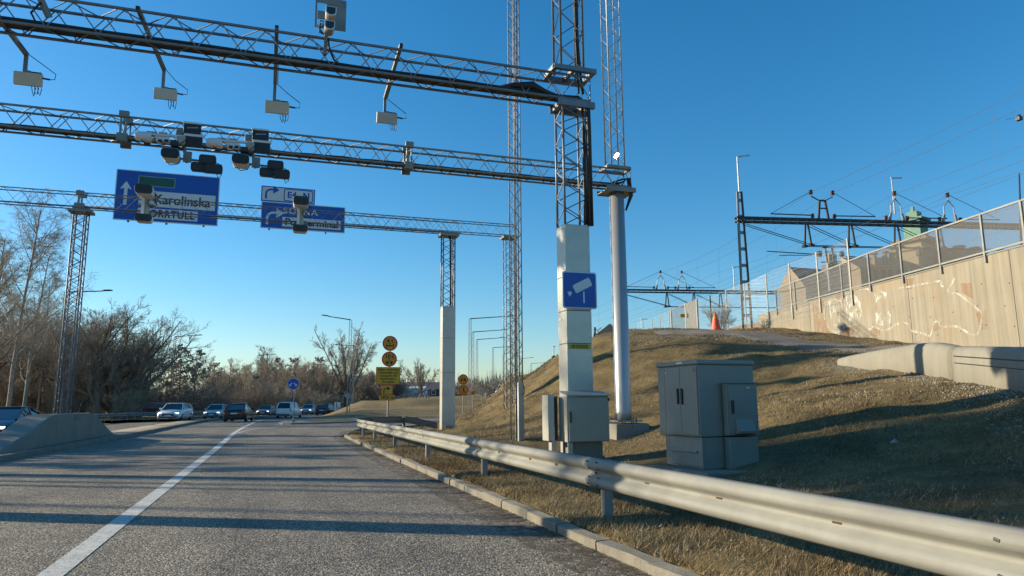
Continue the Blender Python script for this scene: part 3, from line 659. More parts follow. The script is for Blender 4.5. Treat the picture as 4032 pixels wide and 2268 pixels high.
# ------------------------------------------------------------------ second gantry: on a round painted pole
gB = thing('camera_gantry', 'lattice gantry with camera clusters resting on a round grey pole', 'gantry', (9.87, 19.2, .3))
S2 = MT['steel_light']
lattice(gB, (-16, 18.95, 7.98), (10.25, 18.95, 7.98), (0, .45, 0), (0, 0, .53), MT['galv'], .03, .012, .78, True, .4)
tray(gB, -16, 9.8, 19.05, 19.28, 8.0, MT['cable'])
for k in range(3): m = MB(); m.path(sag((-16, 19.05+k*.07, 8.05), (9.9, 19.05+k*.07, 8.05), 0, 60, .012), .022, 6); m.build('cable', MT['cable'], gB, True)
def pole(parent, x, y, z0, z1, r):
    MB().lathe([(r*1.03, z0), (r*1.03, z0+.25), (r, z0+.28), (r*.95, z1)], (x, y, 0), n=28).build('pole', MT['pole'], parent, True)
    MB().box(x-.42, x+.42, y-.42, y+.42, z0-.035, z0-.001).build('base_plate', MT['galv'], parent, bevel=.005)
    for i in range(8):
        t = i*math.pi/4+.2; MB().tube((x+.36*math.cos(t), y+.36*math.sin(t), z0-.09), (x+.36*math.cos(t), y+.36*math.sin(t), z0+.07), .016, 6).build('anchor_bolt', MT['dark'], parent)
    m = MB(); m.box(x-.5, x+.5, y-.33, y+.33, z1, z1+.03); m.box(x-.5, x+.5, y-.345, y-.331, z1-.02, z1+.13); m.box(x-.5, x+.5, y+.331, y+.345, z1-.02, z1+.13); m.build('top_plate', MT['galv'], parent)
pole(gB, 9.87, 19.2, .88, 7.8, .24); pole(gB, -7.5, 19.2, .4, 7.8, .24)
m = MB(); m.box(9.42, 9.46, 18.9, 19.5, 8.5, 8.6); m.box(10.2, 10.25, 18.9, 19.5, 8.5, 8.6); channel(m, 9.45, 10.2, 18.88, 8.52, 8.61); channel(m, 9.45, 10.2, 19.4, 8.52, 8.61); m.build('bearer', MT['galv'], gB)
lattice(gB, (9.62, 18.98, 8.62), (9.62, 18.98, 23), (.45, 0, 0), (0, .42, 0), S2, .025, .011, .85, False, .2)
for k in range(3):
    m = MB(); m.path([(9.5, 19.1, 8.03), (9.95, 19.0, 8.0+.1*k), (10.12+.05*k, 18.95, 8.25), (10.2+.04*k, 18.95, 7.7), (10.12, 19.1, 7.25)], .03, 6); m.build('cable', MT['cable'], gB, True)
for X in (-3.85, 3.28):
    for yy in (18.92, 19.43):
        m = MB(); m.tube((X, yy, 7.86), (X, yy, 8.62), .03, 6); m.tube((X+.12, yy, 7.9), (X+.12, yy, 8.58), .022, 6); m.box(X-.07, X+.17, yy-.05, yy+.05, 7.86, 8.06); m.box(X-.05, X+.17, yy-.05, yy+.05, 8.48, 8.64); m.build('joint_clamp', MT['galv'], gB)
fb = MB(); fb.add([(9.3,18.6,.05),(10.45,18.6,.05),(10.75,19.9,.1),(9.3,19.9,.1),(9.36,18.65,.79),(10.4,18.65,.79),(10.7,19.85,.79),(9.36,19.85,.79)], [(0,3,2,1),(4,5,6,7),(0,1,5,4),(1,2,6,5),(2,3,7,6),(3,0,4,7)])
fb.build('footing', MT['conc'], gB, bevel=.03)
MB().box(9.86, 9.88, 18.64, 18.65, .3, .75).build('cable', MT['cable'], gB)
b = at_y(2428, 613, 18.9)
_gn = (_toward+(CAM_POS-b).normalized()).normalized(); _ga = _gn.orthogonal().normalized(); _gc = _gn.cross(_ga)
MB().obox(b, _ga*.07, _gc*.09, _gn*.004).build('reflector', M('mirror_plate', (.9,.9,.88), .12, 1.0, var=.02), gB)  # polished plate added and angled to throw a sun glint at the camera

def cluster(dx, label):
    """camera group hung on the truss: round-nosed housing, floodlight panel, lower camera and three infrared lamps"""
    Y = 18.75
    def P(x, y, dy=0): return at_y(x, y, Y+dy)+Vector((dx, 0, dz))
    dz = .02 if dx else 0
    t = thing('camera_cluster', label, 'camera cluster', P(700, 560), 'camera clusters on the second gantry')
    def bx(n, c, w, h, d, m, bv=.01): MB().obox(c, (w/2,0,0), (0,d/2,0), (0,0,h/2)).build(n, MT[m], t, bevel=bv)
    o = P(580, 545)
    MB().loft([[o+Vector((u, math.cos(a)*r-.1, math.sin(a)*r*1.0)) for a in np.linspace(0, 2*math.pi, 14, endpoint=False)] for u, r in ((-.26, .06), (-.24, .10), (-.15, .125), (-.02, .13), (.10, .13), (.12, .10))]).build('housing', MT['white'], t, True)
    bx('lens_window', P(578, 568, -.2), .13, .08, .04, 'black'); bx('bracket', P(596, 527, .02), .22, .12, .05, 'galv'); bx('bracket', P(622, 536, .03), .3, .05, .06, 'white'); bx('junction_box', P(690, 566, -.1), .16, .12, .14, 'dark'); bx('junction_box', P(700, 585, .0), .3, .07, .12, 'black'); bx('power_box', P(642, 530, .0), .2, .1, .1, 'box')
    MB().beam(P(560, 526, -.1), P(752, 541, -.1), .07, .055).build('arm', MT['white'], t)
    bx('bracket', P(716, 520, .0), .26, .2, .03, 'galv'); bx('mount', P(716, 556, -.05), .24, .24, .2, 'box', .05)
    for i, x in enumerate((630, 655)): bx('small_camera', P(x, 553, -.12), .15, .12, .22, 'white', .015); bx('lens', P(x, 554, -.235), .09, .07, .01, 'black', .003)
    bx('flood_light', P(758, 510, -.08), .40, .33, .12, 'black', .012); bx('flood_light_trim', P(757, 487, -.085), .42, .05, .13, 'white'); bx('flood_light', P(763, 560, -.08), .40, .26, .12, 'black', .012); bx('flood_bar', P(764, 535, -.1), .46, .07, .1, 'white', .02)
    for k in range(5): bx('led_row', P(740+9*k, 503, -.146), .045, .03, .006, 'signgrey', 0)
    m = MB(); m.beam(P(722, 565), P(735, 640, -.02), .08, .07); m.build('drop_bracket', MT['galv'], t); bx('bracket', P(738, 618, -.03), .2, .28, .04, 'galv')
    c = P(674, 612, -.1); sec = rrect(.42, .26, .09, 4)
    MB().loft([[c+Vector((u*k, yy, v*k)) for u, v in sec] for yy, k in ((-.2, 1.0), (.28, .92))]).build('camera_housing', MT['white'], t, bevel=.01)
    MB().loft([[c+Vector((u*.97, yy, v*.95-.01)) for u, v in sec] for yy in (-.225, -.203)]).build('camera_front', MT['black'], t)
    m = MB(); m.tube(P(705, 624), P(850, 640), .028, 8); m.build('bar', MT['galv'], t)
    for x, y, w in ((818, 631, 0), (786, 660, .05), (843, 667, -.04)):
        c = P(x, y, -.1+w); sec = rrect(.40, .23, .06, 4)
        MB().loft([[c+Vector((u*k, yy, v*k)) for u, v in sec] for yy, k in ((-.07, 1), (.03, 1), (.09, .8))]).build('infrared_lamp', MT['black'], t)
        MB().loft([[c+Vector((u*.84, yy, v*.74)) for u, v in sec] for yy in (-.076, -.071)]).build('lamp_glass', MT['dark'], t)
        MB().obox(c+Vector((0, .02, .125)), (.17,0,0), (0,.05,0), (0,0,.012)).build('lamp_bracket', MT['galv'], t)
    for pts in (((650, 630), (670, 650), (700, 646), (712, 625)), ((790, 672), (810, 682), (838, 680), (850, 670)), ((852, 680), (858, 702), (872, 690), (868, 650), (850, 640)), ((545, 520), (560, 555), (600, 572), (650, 570)), ((580, 520), (640, 565), (700, 575), (740, 545))):
        m = MB(); m.path([P(x, y, -.17) for x, y in pts], .011, 5); m.build('cable', MT['cable'], t, True)
_dx = at_y(980, 655, 18.75).x-at_y(709, 627, 18.75).x
cluster(0, 'left of the two white camera clusters with black lamps on the second gantry')
cluster(_dx, 'right of the two white camera clusters with black lamps on the second gantry')

# ------------------------------------------------------------------ third gantry: boxed pillar right, lattice mast in the median
gC = thing('camera_gantry', 'third lattice gantry with white pillar right and leaning lattice mast on the median', 'gantry', (7.5, 31.9, .1))
lattice(gC, (-19, 31.7, 9.33), (8.1, 31.7, 9.33), (0, .45, 0), (0, 0, .58), S1, .023, .008, .95)
m = MB(); m.path(sag((-19, 31.9, 9.37), (7.4, 31.9, 9.37), 0, 40, .01), .03, 6); m.build('cable', MT['cable'], gC, True)
lattice(gC, (7.25, 31.66, 5.75), (7.25, 31.66, 9.15), (.55, 0, 0), (0, .44, 0), S1, .03, .014, .62, False)
m = MB(); m.path([(7.55, 31.8, 9.3), (7.6, 31.7, 8.9), (7.6, 31.7, 5.8)], .05, 6); m.build('cable_bundle', MT['cable'], gC)
panel_box(gC, 7.23, 7.83, 31.62, 32.10, [.05, 2.8, 4.36, 5.82], MT['alu'])
MB().box(7.1, 7.98, 31.55, 32.2, 9.14, 9.27).build('bearer', MT['galv'], gC)
MB().box(7.35, 7.65, 31.5, 31.61, .3, .42).build('hatch', MT['galv'], gC)
lattice(gC, (-7.84, 31.66, .95), (-7.84, 31.66, 9.1), (.45, 0, 0), (0, .45, 0), S1, .028, .012, .6, False)
MB().box(-8.05, -7.2, 31.55, 32.2, 9.1, 9.2).build('bearer', MT['galv'], gC)
m = MB()
for yy in (31.68, 32.16): m.tube((-7.72, yy, 9.2), (-7.72, yy, 10.0), .04, 6); m.box(-7.85, -7.5, yy-.06, yy+.06, 9.28, 9.46); m.box(-7.82, -7.55, yy-.06, yy+.06, 9.82, 9.98)
m.build('joint_clamp', MT['galv'], gC)
MB().box(-7.95, -7.28, 31.5, 32.25, .86, .95).build('base_plate', MT['dark'], gC)
lattice(gC, (-17.5, 31.66, .1), (-17.5, 31.66, 9.2), (.45, 0, 0), (0, .45, 0), S1, .028, .012, .6, False)
# cameras standing on the third gantry
def tall_camera(px, py0, py1, label):
    Y = 31.35
    t = thing('gantry_camera', label, 'camera', at_y(px, py1, Y), 'tall cameras on the third gantry')
    zt = at_y(px, py0, Y).z; zb = at_y(px, py1, Y).z; x = at_y(px, (py0+py1)/2, Y).x
    def hous(c, w, h, d):
        sec = rrect(w, h, .12, 4)
        MB().loft([[c+Vector((u*k, yy, v*k)) for u, v in sec] for yy, k in ((-d/2, 1), (d/2, .94))]).build('housing', MT['white'], t, bevel=.01)
        MB().loft([[c+Vector((u*.97, yy, v*.95)) for u, v in sec] for yy in (-d/2-.03, -d/2-.003)]).build('front', MT['dark'], t)
        MB().loft([[c+Vector((u*.55, yy, v*.5)) for u, v in sec] for yy in (-d/2-.036, -d/2-.031)]).build('lens_window', MT['black'], t)
    hous(Vector((x, Y-.25, zt-.25)), .66, .40, .7); hous(Vector((x+.02, Y-.1, zb+.19)), .64, .32, .45)
    MB().box(x-.13, x-.02, Y-.1, Y+.06, zb+.38, zt-.47).build('post', MT['white'], t); MB().box(x-.015, x+.15, Y-.02, Y+.08, zb+.38, zt-.47).build('post', MT['box'], t)
    MB().box(x-.3, x+.3, Y+.08, Y+.34, zt-.75, zt-.68).build('mount_bar', MT['galv'], t)
    m = MB(); m.path([(x+.26+.17*math.cos(a), Y-.1, zt-.68+.17*math.sin(a)) for a in np.linspace(0, 2*math.pi, 14)], .018, 6); m.path([(x+.3, Y, zt-.2), (x+.45, Y, zt-.4), (x+.3, Y-.1, zt-.55)], .02, 5); m.build('cable_coil', MT['cable'], t, True)
tall_camera(572, 736, 882, 'white twin-head camera in front of the larger blue direction sign')
tall_camera(1182, 782, 922, 'white twin-head camera in front of the smaller blue direction sign')

# ------------------------------------------------------------------ fourth gantry with the direction signs
gD = thing('sign_gantry', 'farthest thin lattice gantry carrying the two blue direction signs', 'gantry', (11.6, 35.1, 0))
lattice(gD, (-8.45, 34.9, 10.19), (12.05, 34.9, 10.19), (0, .45, 0), (0, 0, .58), S1, .023, .008, .95, True, .5)
lattice(gD, (11.35, 34.9, .12), (11.35, 34.9, 10.05), (.45, 0, 0), (0, .45, 0), S1, .028, .012, .62, False)
lattice(gD, (-8.65, 34.9, .12), (-8.65, 34.9, 10.05), (.42, 0, 0), (0, .42, 0), S1, .028, .012, .62, False, .5)
MB().box(11.2, 12.0, 34.8, 35.45, 10.03, 10.14).build('bearer', MT['galv'], gD); MB().box(-8.7, -8.1, 34.8, 35.45, 10.03, 10.14).build('bearer', MT['galv'], gD)
m = MB(); m.box(11.15, 12.0, 34.75, 35.5, .08, .13); m.tube((11.1, 34.8, .0), (11.1, 34.8, .2), .05, 6); m.tube((11.95, 34.8, 0), (11.95, 34.8, .25), .07, 8); m.build('base_plate', MT['dark'], gD)
m = MB(); m.path([(11.6, 35, 10.1), (11.55, 34.85, 9.9), (11.55, 34.85, 2)], .03, 6); m.build('cable', MT['cable'], gD)
YG = 34.72
def sgn(name, label, x0, x1, z0, z1):
    return thing(name, label, 'road sign', ((x0+x1)/2, YG, z0))
def arrow_r(parent, x, z, s, mat):
    """bent arrow pointing right: shaft up, quarter bend, head"""
    w = .12*s; pts = [(0,0),(w,0),(w,.36*s)]+[(w+.22*s-.22*s*math.cos(a), .36*s+.22*s*math.sin(a)) for a in np.radians((25,50,75,90))]+[(.50*s,.58*s),(.50*s,.36*s),(.88*s,.635*s),(.50*s,.91*s),(.50*s,.58*s+w)]
    pts += [(w+.22*s-(.22*s+w)*math.cos(a), .36*s+(.22*s+w)*math.sin(a)) for a in np.radians((90,70,45,20,0))]
    flat(pts, (x, YG-.013, z), mat, 'arrow', parent, .003)
a0 = at_y(460, 664, YG); a1 = at_y(856, 890, YG); X0, X1, Z0, Z1 = a0.x, a1.x, a1.z, a0.z
s1 = sgn('direction_sign', 'larger blue overhead direction sign reading Karolinska and NORRTULL with straight arrow', X0, X1, Z0, Z1)
MB().box(X0, X1, YG, YG+.05, Z0, Z1).build('border', MT['signwhite'], s1); MB().box(X0+.04, X1-.04, YG-.004, YG-.001, Z0+.04, Z1-.04).build('panel', MT['blue'], s1)
W1, H1 = X1-X0, Z1-Z0
def Q(u, v): return X0+u*W1, Z0+v*H1
x, z = Q(.095, .3); flat([(-.07,0),(.07,0),(.07,.78),(.24,.72),(0,1.1),(-.24,.72),(-.07,.78)], (x+.02, YG-.009, z), MT['signwhite'], 'arrow', s1, .003)
x, z = Q(.21, .70); x2, z2 = Q(.56, .90)
MB().box(x, x2, YG-.009, YG-.006, z, z2).build('green_field_border', MT['signgrey'], s1); MB().box(x+.03, x2-.03, YG-.013, YG-.010, z+.03, z2-.03).build('green_field', MT['green'], s1)
x, z = Q(.225, .30); x2, z2 = Q(.965, .61); MB().box(x, x2, YG-.009, YG-.006, z, z2).build('white_field', MT['signwhite'], s1); text('lettering', 'Karolinska', MT['ink'], s1, ((x+x2)/2+.2, YG-.013, (z+z2)/2-.02), XA, ZA, .62, bold=.012, fit=2.35)
x, z = Q(.225, .06); x2, z2 = Q(.80, .26); MB().box(x, x2, YG-.009, YG-.006, z, z2).build('white_field', MT['signwhite'], s1); text('lettering', 'NORRTULL', MT['ink'], s1, ((x+x2)/2, YG-.013, (z+z2)/2), XA, ZA, .48, bold=.012, space=1.1, fit=2.2)
m = MB()
for xx in (X0+.6, (X0+X1)/2, X1-.6): m.box(xx-.04, xx+.04, YG+.052, YG+.17, Z0-.06, Z1-.1)
m.build('bracket', MT['galv'], s1)
b0 = at_y(1029, 806, YG); b1 = at_y(1357, 918, YG); e0 = at_y(1030, 730, YG); e1 = at_y(1239, 806, YG)
X0, X1, Z0, Z1 = b0.x, b1.x, b1.z, e1.z-.02; W1, H1 = X1-X0, Z1-Z0
s2 = sgn('direction_sign', 'smaller blue overhead sign reading SOLNA and Postterminal under white E4 N panel', X0, X1, Z0, Z1)
MB().box(X0, X1, YG, YG+.05, Z0, Z1).build('border', MT['signwhite'], s2); MB().box(X0+.04, X1-.04, YG-.004, YG-.001, Z0+.04, Z1-.04).build('panel', MT['blue'], s2)
x, z = Q(.06, .14); arrow_r(s2, x, z, .92, MT['signwhite'])
text('lettering', 'SOLNA', MT['signwhite'], s2, (X0+W1*.46, YG-.009, Z0+H1*.70), XA, ZA, .42, bold=.012, space=1.2, fit=1.6)
x, z = Q(.25, .10); x2, z2 = Q(.95, .46); MB().box(x, x2, YG-.009, YG-.006, z, z2).build('white_field', MT['signwhite'], s2); text('lettering', 'Postterminal', MT['ink'], s2, ((x+x2)/2, YG-.013, (z+z2)/2), XA, ZA, .46, bold=.012, fit=2.45)
EX0, EX1, EZ0, EZ1 = e0.x, e1.x, e1.z, e0.z
MB().box(EX0, EX1, YG, YG+.05, EZ0, EZ1).build('upper_border', MT['blue'], s2); MB().box(EX0+.05, EX1-.05, YG-.004, YG-.001, EZ0+.05, EZ1-.05).build('upper_panel', MT['signwhite'], s2)
arrow_r(s2, EX0+.18, EZ0+.12, .72, MT['blue'])
ec = (EX0+(EX1-EX0)*.69, YG-.009, (EZ0+EZ1)/2)
flat(rrect(1.36, .62, .1), ec, MT['blue'], 'frame', s2, .003); flat(rrect(1.27, .53, .07), (ec[0], YG-.013, ec[2]), MT['signwhite'], 'frame_field', s2, .003)
text('lettering', 'E4  N', MT['blue'], s2, (ec[0], YG-.017, ec[2]), XA, ZA, .42, bold=.014, space=1.1, fit=1.0)
m = MB()
for xx in (X0+.4, X1-.9): m.box(xx-.04, xx+.04, YG+.052, YG+.17, Z0-.06, Z1+.5 if xx < X0+1 else Z1-.05)
m.build('bracket', MT['galv'], s2)

# ------------------------------------------------------------------ slender tall mast with a tin box at its foot
tm = thing('lattice_mast', 'slender tall lattice mast rising out of the picture, metal box at its foot', 'mast', (7.2, 20.8, .2))
lattice(tm, (7.03, 20.7, .15), (7.03, 20.7, 24), (.245, .09, 0), (-.09, .245, 0), MT['galv'], .019, .009, .5, False)
MB().obox((7.15, 20.72, 1.1), (.10,.04,0), (-.03,.075,0), (0,0,.92)).build('foot_box', MT['signgrey'], tm, bevel=.006)
m = MB(); m.path([(7.16, 20.75, 24), (7.16, 20.75, 2.2)], .02, 5); m.path([(7.2, 20.7, 2.05), (7.28, 20.66, 1.9), (7.3, 20.66, 1.7), (7.22, 20.64, 1.65)], .012, 5); m.build('cable', MT['cable'], tm)
MB().obox((7.1, 20.88, .1), (.3,.0,0), (0,.3,0), (0,0,.12)).build('footing', MT['conc_dark'], tm)

# ------------------------------------------------------------------ big equipment cabinet on a concrete pad
def cabinet():
    F = at_z(2772, 1850, .29)
    Lc = at_z(2615, 1829, .29)
    u = (Lc-F).normalized(); v = Vector((-u.y, u.x, 0)); v = v if v.x > 0 else -v
    wl = (Lc-F).length; wr = 1.11; z0, zs, z1 = .29, .82, 2.02
    t = thing('equipment_cabinet', 'large blue-grey double-door equipment cabinet on a concrete pad', 'cabinet', F)
    def bx(n, u0, u1, v0, v1, a, b, m='cab', bv=.012):
        c = F+u*(u0+u1)/2+v*(v0+v1)/2; c.z = (a+b)/2
        return MB().obox(c, u*(u1-u0)/2, v*(v1-v0)/2, (0,0,(b-a)/2)).build(n, MT[m], t, bevel=bv)
    pc = bx('pad', -.5, wl+.35, -.3, wr+1.0, .02, z0, 'conc_dark', .02)
    bx('plinth', .03, wl-.05, .02, wr-.02, z0+.001, zs-.01); bx('body', -.0, wl+.03, -.03, wr+.02, zs, z1)
    bx('roof', -.03, wl+.06, -.06, wr+.05, z1+.002, z1+.085, 'cab', .025)
    d = wl*.80
    bx('door', .02, d*.53, -.052, -.032, zs+.03, z1-.03, 'cab', .006); bx('door', d*.53+.008, d+.03, -.052, -.032, zs+.03, z1-.03, 'cab', .006); bx('side_strip', d+.045, wl+.02, -.045, -.032, zs+.03, z1-.03, 'cab', .005)
    for q in (d*.53-.075, d*.53+.045): bx('handle', q, q+.035, -.085, -.053, 1.36, 1.63, 'black', .01)
    bx('plinth_door', -.0, wl*.78, -.012, .018, z0+.04, zs-.04, 'cab', .006); bx('plinth_rail', .12, wl*.75, -.045, -.013, .55, .59, 'cab', .008)
    # side annex on the right-hand face
    x0, x1 = .0-.24, .0-.002
    bx('annex', -.15, -.032, .42, wr-.05, zs+.02, 1.70, 'cab', .01); bx('annex_door', -.165, -.152, .45, wr-.08, zs+.05, 1.67, 'cab', .006); bx('annex_base', -.14, -.0, .44, wr-.08, z0+.001, zs-.01, 'cab', .01)
    bx('annex_lid', -.18, -.034, .40, wr-.03, 1.702, 1.72, 'cab', .004)
    bx('handle', -.20, -.167, .49, .535, 1.2, 1.42, 'black', .01)
    hood = F+u*-.31+v*.72; m = MB(); P = []
    for vv in (.56, .92):
        b = F+v*vv; P += [b+u*-.166+Vector((0,0,1.10-.29)), b+u*-.166+Vector((0,0,.87-.29)), b+u*-.235+Vector((0,0,.87-.29)), b+u*-.25+Vector((0,0,.91-.29))]
    m.loft([P[:4], P[4:]]); m.build('vent_hood', MT['cab'], t); bx('vent_gap', -.225, -.167, .58, .90, .855, .868, 'black', 0)
    bx('label_plate', d*.42, d*.60, -.066, -.061, z1+.03, z1+.065, 'signwhite', 0); bx('label_plate', .06, .10, -.057, -.053, 1.94, 1.97, 'signred', 0); bx('label_plate', .06, .10, -.057, -.053, 1.90, 1.93, 'green', 0); bx('label_plate', d-.03, d+.0, -.057, -.053, 1.9, 1.93, 'signwhite', 0)
    bx('label_plate', -.169, -.166, .83, .9, 1.62, 1.64, 'signwhite', 0)
cabinet()
# ------------------------------------------------------------------ retaining wall with graffiti, parapet fence
WTOP = 6.46
def on_wall(px, py, off=0.0):
    d = ray(px, py); t = ((WA-_wn*off)-CAM_POS).dot(_wn)/d.dot(_wn); return CAM_POS+d*t
def wall_at(s, z, off=0.0): p = WA+_wd*s-_wn*off; p.z = z; return p
WL = (WB-WA).length
rw = thing('retaining_wall', 'tall board-marked concrete retaining wall with white graffiti outline and orange stains', 'wall', WA+Vector((0,0,3)))
m = MB(); m.loft([[wall_at(s, 1.6, 0), wall_at(s, 1.6, -.45), wall_at(s, zt, -.45), wall_at(s, zt, 0)] for s, zt in ((0, WTOP), (WL, WTOP))]); m.build('wall_body', MT['wall'], rw)
MB().loft([[wall_at(s, WTOP+.001, .03), wall_at(s, WTOP+.001, -.47), wall_at(s, WTOP+.05, -.47), wall_at(s, WTOP+.05, .03)] for s in (0, WL)]).build('coping', MT['conc'], rw)
for px in (3182, 3575, 3990):
    p = on_wall(px, 1150); s = (p-WA).dot(_wd)
    MB().loft([[wall_at(s+a, z, .004), wall_at(s+a, z, -.01), wall_at(s+a+.03, z, -.01), wall_at(s+a+.03, z, .004)] for z, a in ((2, 0), (WTOP-.01, 0))]).build('joint', MT['dark'], rw)
m = MB()
for s in np.arange(1.0, WL-.3, 1.22):
    for j, z in enumerate(np.arange(3.2, WTOP-.3, .74)):
        zz = z+.1*math.sin(s*2); p0 = wall_at(s+.3*(j % 2), zz, .003); m.tube(p0, p0+_wn*.02, .028, 7)
m.build('tie_holes', MT['dark'], rw, kind='stuff')
def paint_mat(name, rgb, lo, hi, sc):
    m, t, b, out = newmat(name); b.inputs['Base Color'].default_value = (*rgb, 1); b.inputs['Roughness'].default_value = .8
    f = ramp(t, noise(t, sc, 5, .7, coords(t, 'Object', (1, 1, .4))), [(lo, (0,0,0)), (hi, (1,1,1))]); tr = t.nodes.new('ShaderNodeBsdfTransparent'); ms = t.nodes.new('ShaderNodeMixShader')
    t.links.new(f, ms.inputs[0]); t.links.new(tr.outputs[0], ms.inputs[1]); t.links.new(b.outputs[0], ms.inputs[2]); t.links.new(ms.outputs[0], out.inputs['Surface']); return m
GP = paint_mat('graffiti_white', (.50,.465,.375), .34, .64, 5); GF = paint_mat('graffiti_chalk', (.50,.485,.41), .45, .58, 6); GO = paint_mat('orange_wash', (.36,.19,.085), .36, .9, 1.8)
def z8(x, y): return on_wall(3000+x*.414, 1000+y*.414, .006)
def stroke(pts, w):
    P = spline([(p.x, p.y, p.z) for p in (z8(*q) for q in pts)], .08); d = np.gradient(P, axis=0); d /= np.linalg.norm(d, axis=1)[:, None]
    sd = np.cross(d, np.array(_wn)); a = P-sd*w/2; b = P+sd*w/2; n = len(P); i = np.arange(n-1)
    np_mesh('graffiti', np.r_[a, b], np.c_[i, i+1, i+n+1, i+n], GP, rw)
for pts in ([(600,470),(592,560),(605,640),(640,705),(700,745),(760,730),(790,690),(850,685),(930,655)], [(690,430),(745,445),(770,400),(830,365),(880,400)], [(850,350),(930,335),(1020,338),(1038,385)], [(940,470),(945,560),(920,640)],
            [(990,715),(1040,715),(1060,692),(1150,725),(1230,705),(1290,665),(1385,662),(1405,715),(1440,735),(1530,755),(1600,778),(1625,700),(1645,650),(1685,643),(1705,690),(1850,690),(1930,730),(2000,770),(2065,745),(2090,600),(2080,550),(1950,440),(1860,378),(1770,365),(1800,300),(1835,225)],
            [(1290,330),(1330,318),(1400,312),(1600,272),(1712,255)], [(1715,255),(1700,300),(1745,310)], [(780,700),(785,560),(760,470),(745,445)]): stroke(pts, .085)
def patch(pts, mat, name):
    P = [on_wall(3000+x*.414, 1000+y*.414, .003 if mat is GO else .005) for x, y in pts]; MB().add(P, [tuple(range(len(P)))]).build(name, mat, rw)
for pts in ([(625,420),(690,430),(700,500),(745,520),(745,700),(690,690),(650,600),(640,500)], [(800,400),(900,390),(940,470),(925,640),(860,665),(800,600)], [(1070,380),(1120,345),(1190,370),(1180,430),(1120,420),(1085,470)], [(1075,560),(1230,540),(1220,680),(1090,680)]): patch(pts, GF, 'graffiti')
for pts in ([(480,480),(590,440),(620,700),(660,755),(500,745)], [(780,680),(900,670),(870,770),(760,780)], [(1030,690),(1130,710),(1120,780),(1020,780)], [(700,390),(790,360),(770,470),(720,460)], [(1610,690),(1700,640),(1720,700),(1640,740)], [(2030,560),(2130,540),(2140,720),(2080,720)], [(1340,240),(1440,230),(1430,330),(1350,340)], [(1880,280),(1990,270),(2010,430),(1900,370)]): patch(pts, GO, 'stain')
# parapet fence on the wall
pf = thing('parapet_fence', 'chain-link safety fence with galvanised frame along the top of the concrete wall', 'fence', WA+Vector((0,0,WTOP)))
def s_of(px): # foot position on the wall top for a pixel column
    lo, hi = 0, WL
    for _ in range(40):
        mid = (lo+hi)/2; p = wall_at(mid, WTOP)-CAM_POS; x = CX+FPX*p.dot(_r)/p.dot(_f)
        if x < px: lo = mid
        else: hi = mid
    return lo
SS = [s_of(px) for px in (3062, 3137, 3322, 3431, 3559, 3709, 3883)]; SS += [SS[-1]+1.75, SS[-1]+3.5, SS[-1]+5.3]
FH = [1.22, 1.3, 1.42, 1.5, 1.52, 1.55, 1.55, 1.55, 1.55, 1.55]
def mesh_panel(a0, b0, b1, a1, mat, parent, name='mesh_panel', uh=None):
    me = bpy.data.meshes.new(name); o0 = org(parent); me.from_pydata([tuple(Vector(p)-o0) for p in (a0, b0, b1, a1)], [], [(0,1,2,3)])
    uv = me.uv_layers.new(name='UVMap'); L = (Vector(b0)-Vector(a0)).length; h0 = (Vector(a1)-Vector(a0)).length; h1 = (Vector(b1)-Vector(b0)).length
    for i, c in enumerate(((0,0),(L,0),(L,h1),(0,h0))): uv.data[i].uv = c
    return link_mesh(name, me, mat, parent)
for i, s in enumerate(SS):
    MB().beam(wall_at(s, WTOP-.25, .045), wall_at(s, WTOP+FH[i], .045), .075, .07, _wn).build('post', MT['galv'], pf)
    if i:
        a, b = SS[i-1]+.04, s-.04
        for h in (.12, 1.0):
            za = WTOP+(h if h < 1 else FH[i-1]-.03); zb = WTOP+(h if h < 1 else FH[i]-.03)
            MB().beam(wall_at(a, za, .045), wall_at(b, zb, .045), .05, .065).build('rail', MT['galv'], pf)
        mesh_panel(wall_at(a, WTOP+.08, .03), wall_at(b, WTOP+.08, .03), wall_at(b, WTOP+FH[i]-.05, .03), wall_at(a, WTOP+FH[i-1]-.05, .03), MT['chain'], pf)
# tall wire fence: posts bolted to the wall face, then on along the crest
tf = thing('wire_fence', 'tall welded-wire fence on slim grey posts running along the embankment crest', 'fence', WA+Vector((-2,0,3)))
FP = []
for x, y0, y1 in ((3335, 939, 1207), (3213, 993, 1234), (3106, 1036, 1259), (3015, 1077, 1280)): FP.append((on_wall(x, y0, .06), on_wall(x, y1, .06)))
for x, y0, y1, d in ((2930, 1117, 1275, 43), (2858, 1142, 1296, 45), (2796, 1164, 1300, 49)): FP.append((at_d(x, y0, d), at_d(x, y1, d)))
FQ = [(at_d(x, y0, d), at_d(x, 1320, d)) for x, y0, d in ((2634, 1222, 63), (2598, 1236, 70), (2567, 1253, 78), (2532, 1262, 88), (2501, 1274, 100))]
gate_l, gate_m, gate_r = (at_d(2642, 1220, 62), at_d(2642, 1316, 62)), (at_d(2699, 1192, 57), at_d(2699, 1312, 57)), (at_d(2743, 1176, 53), at_d(2743, 1310, 53))
def fence_run(seq):
    for i, (t, b) in enumerate(seq):
        b = Vector((t.x, t.y, b.z)); MB().beam(b, t, .07, .05, (1,0,0)).build('post', MT['galv'], tf)
        if i:
            t0, b0 = seq[i-1]; b0 = Vector((t0.x, t0.y, b0.z)); mesh_panel(b0, b, t, t0, MT['weld'], tf)
            m = MB()
            for k in range(9): m.tube(b0.lerp(t0, k/9+.08), b.lerp(t, k/9+.08), .007, 4, caps=False)
            m.build('wire', MT['galv'], tf)
fence_run(FP); fence_run([FP[-1], gate_r]); fence_run([gate_l]+FQ)
gt = thing('gate', 'two-leaf steel gate in the wire fence with vertical bars and a yellow notice', 'gate', gate_l[1])
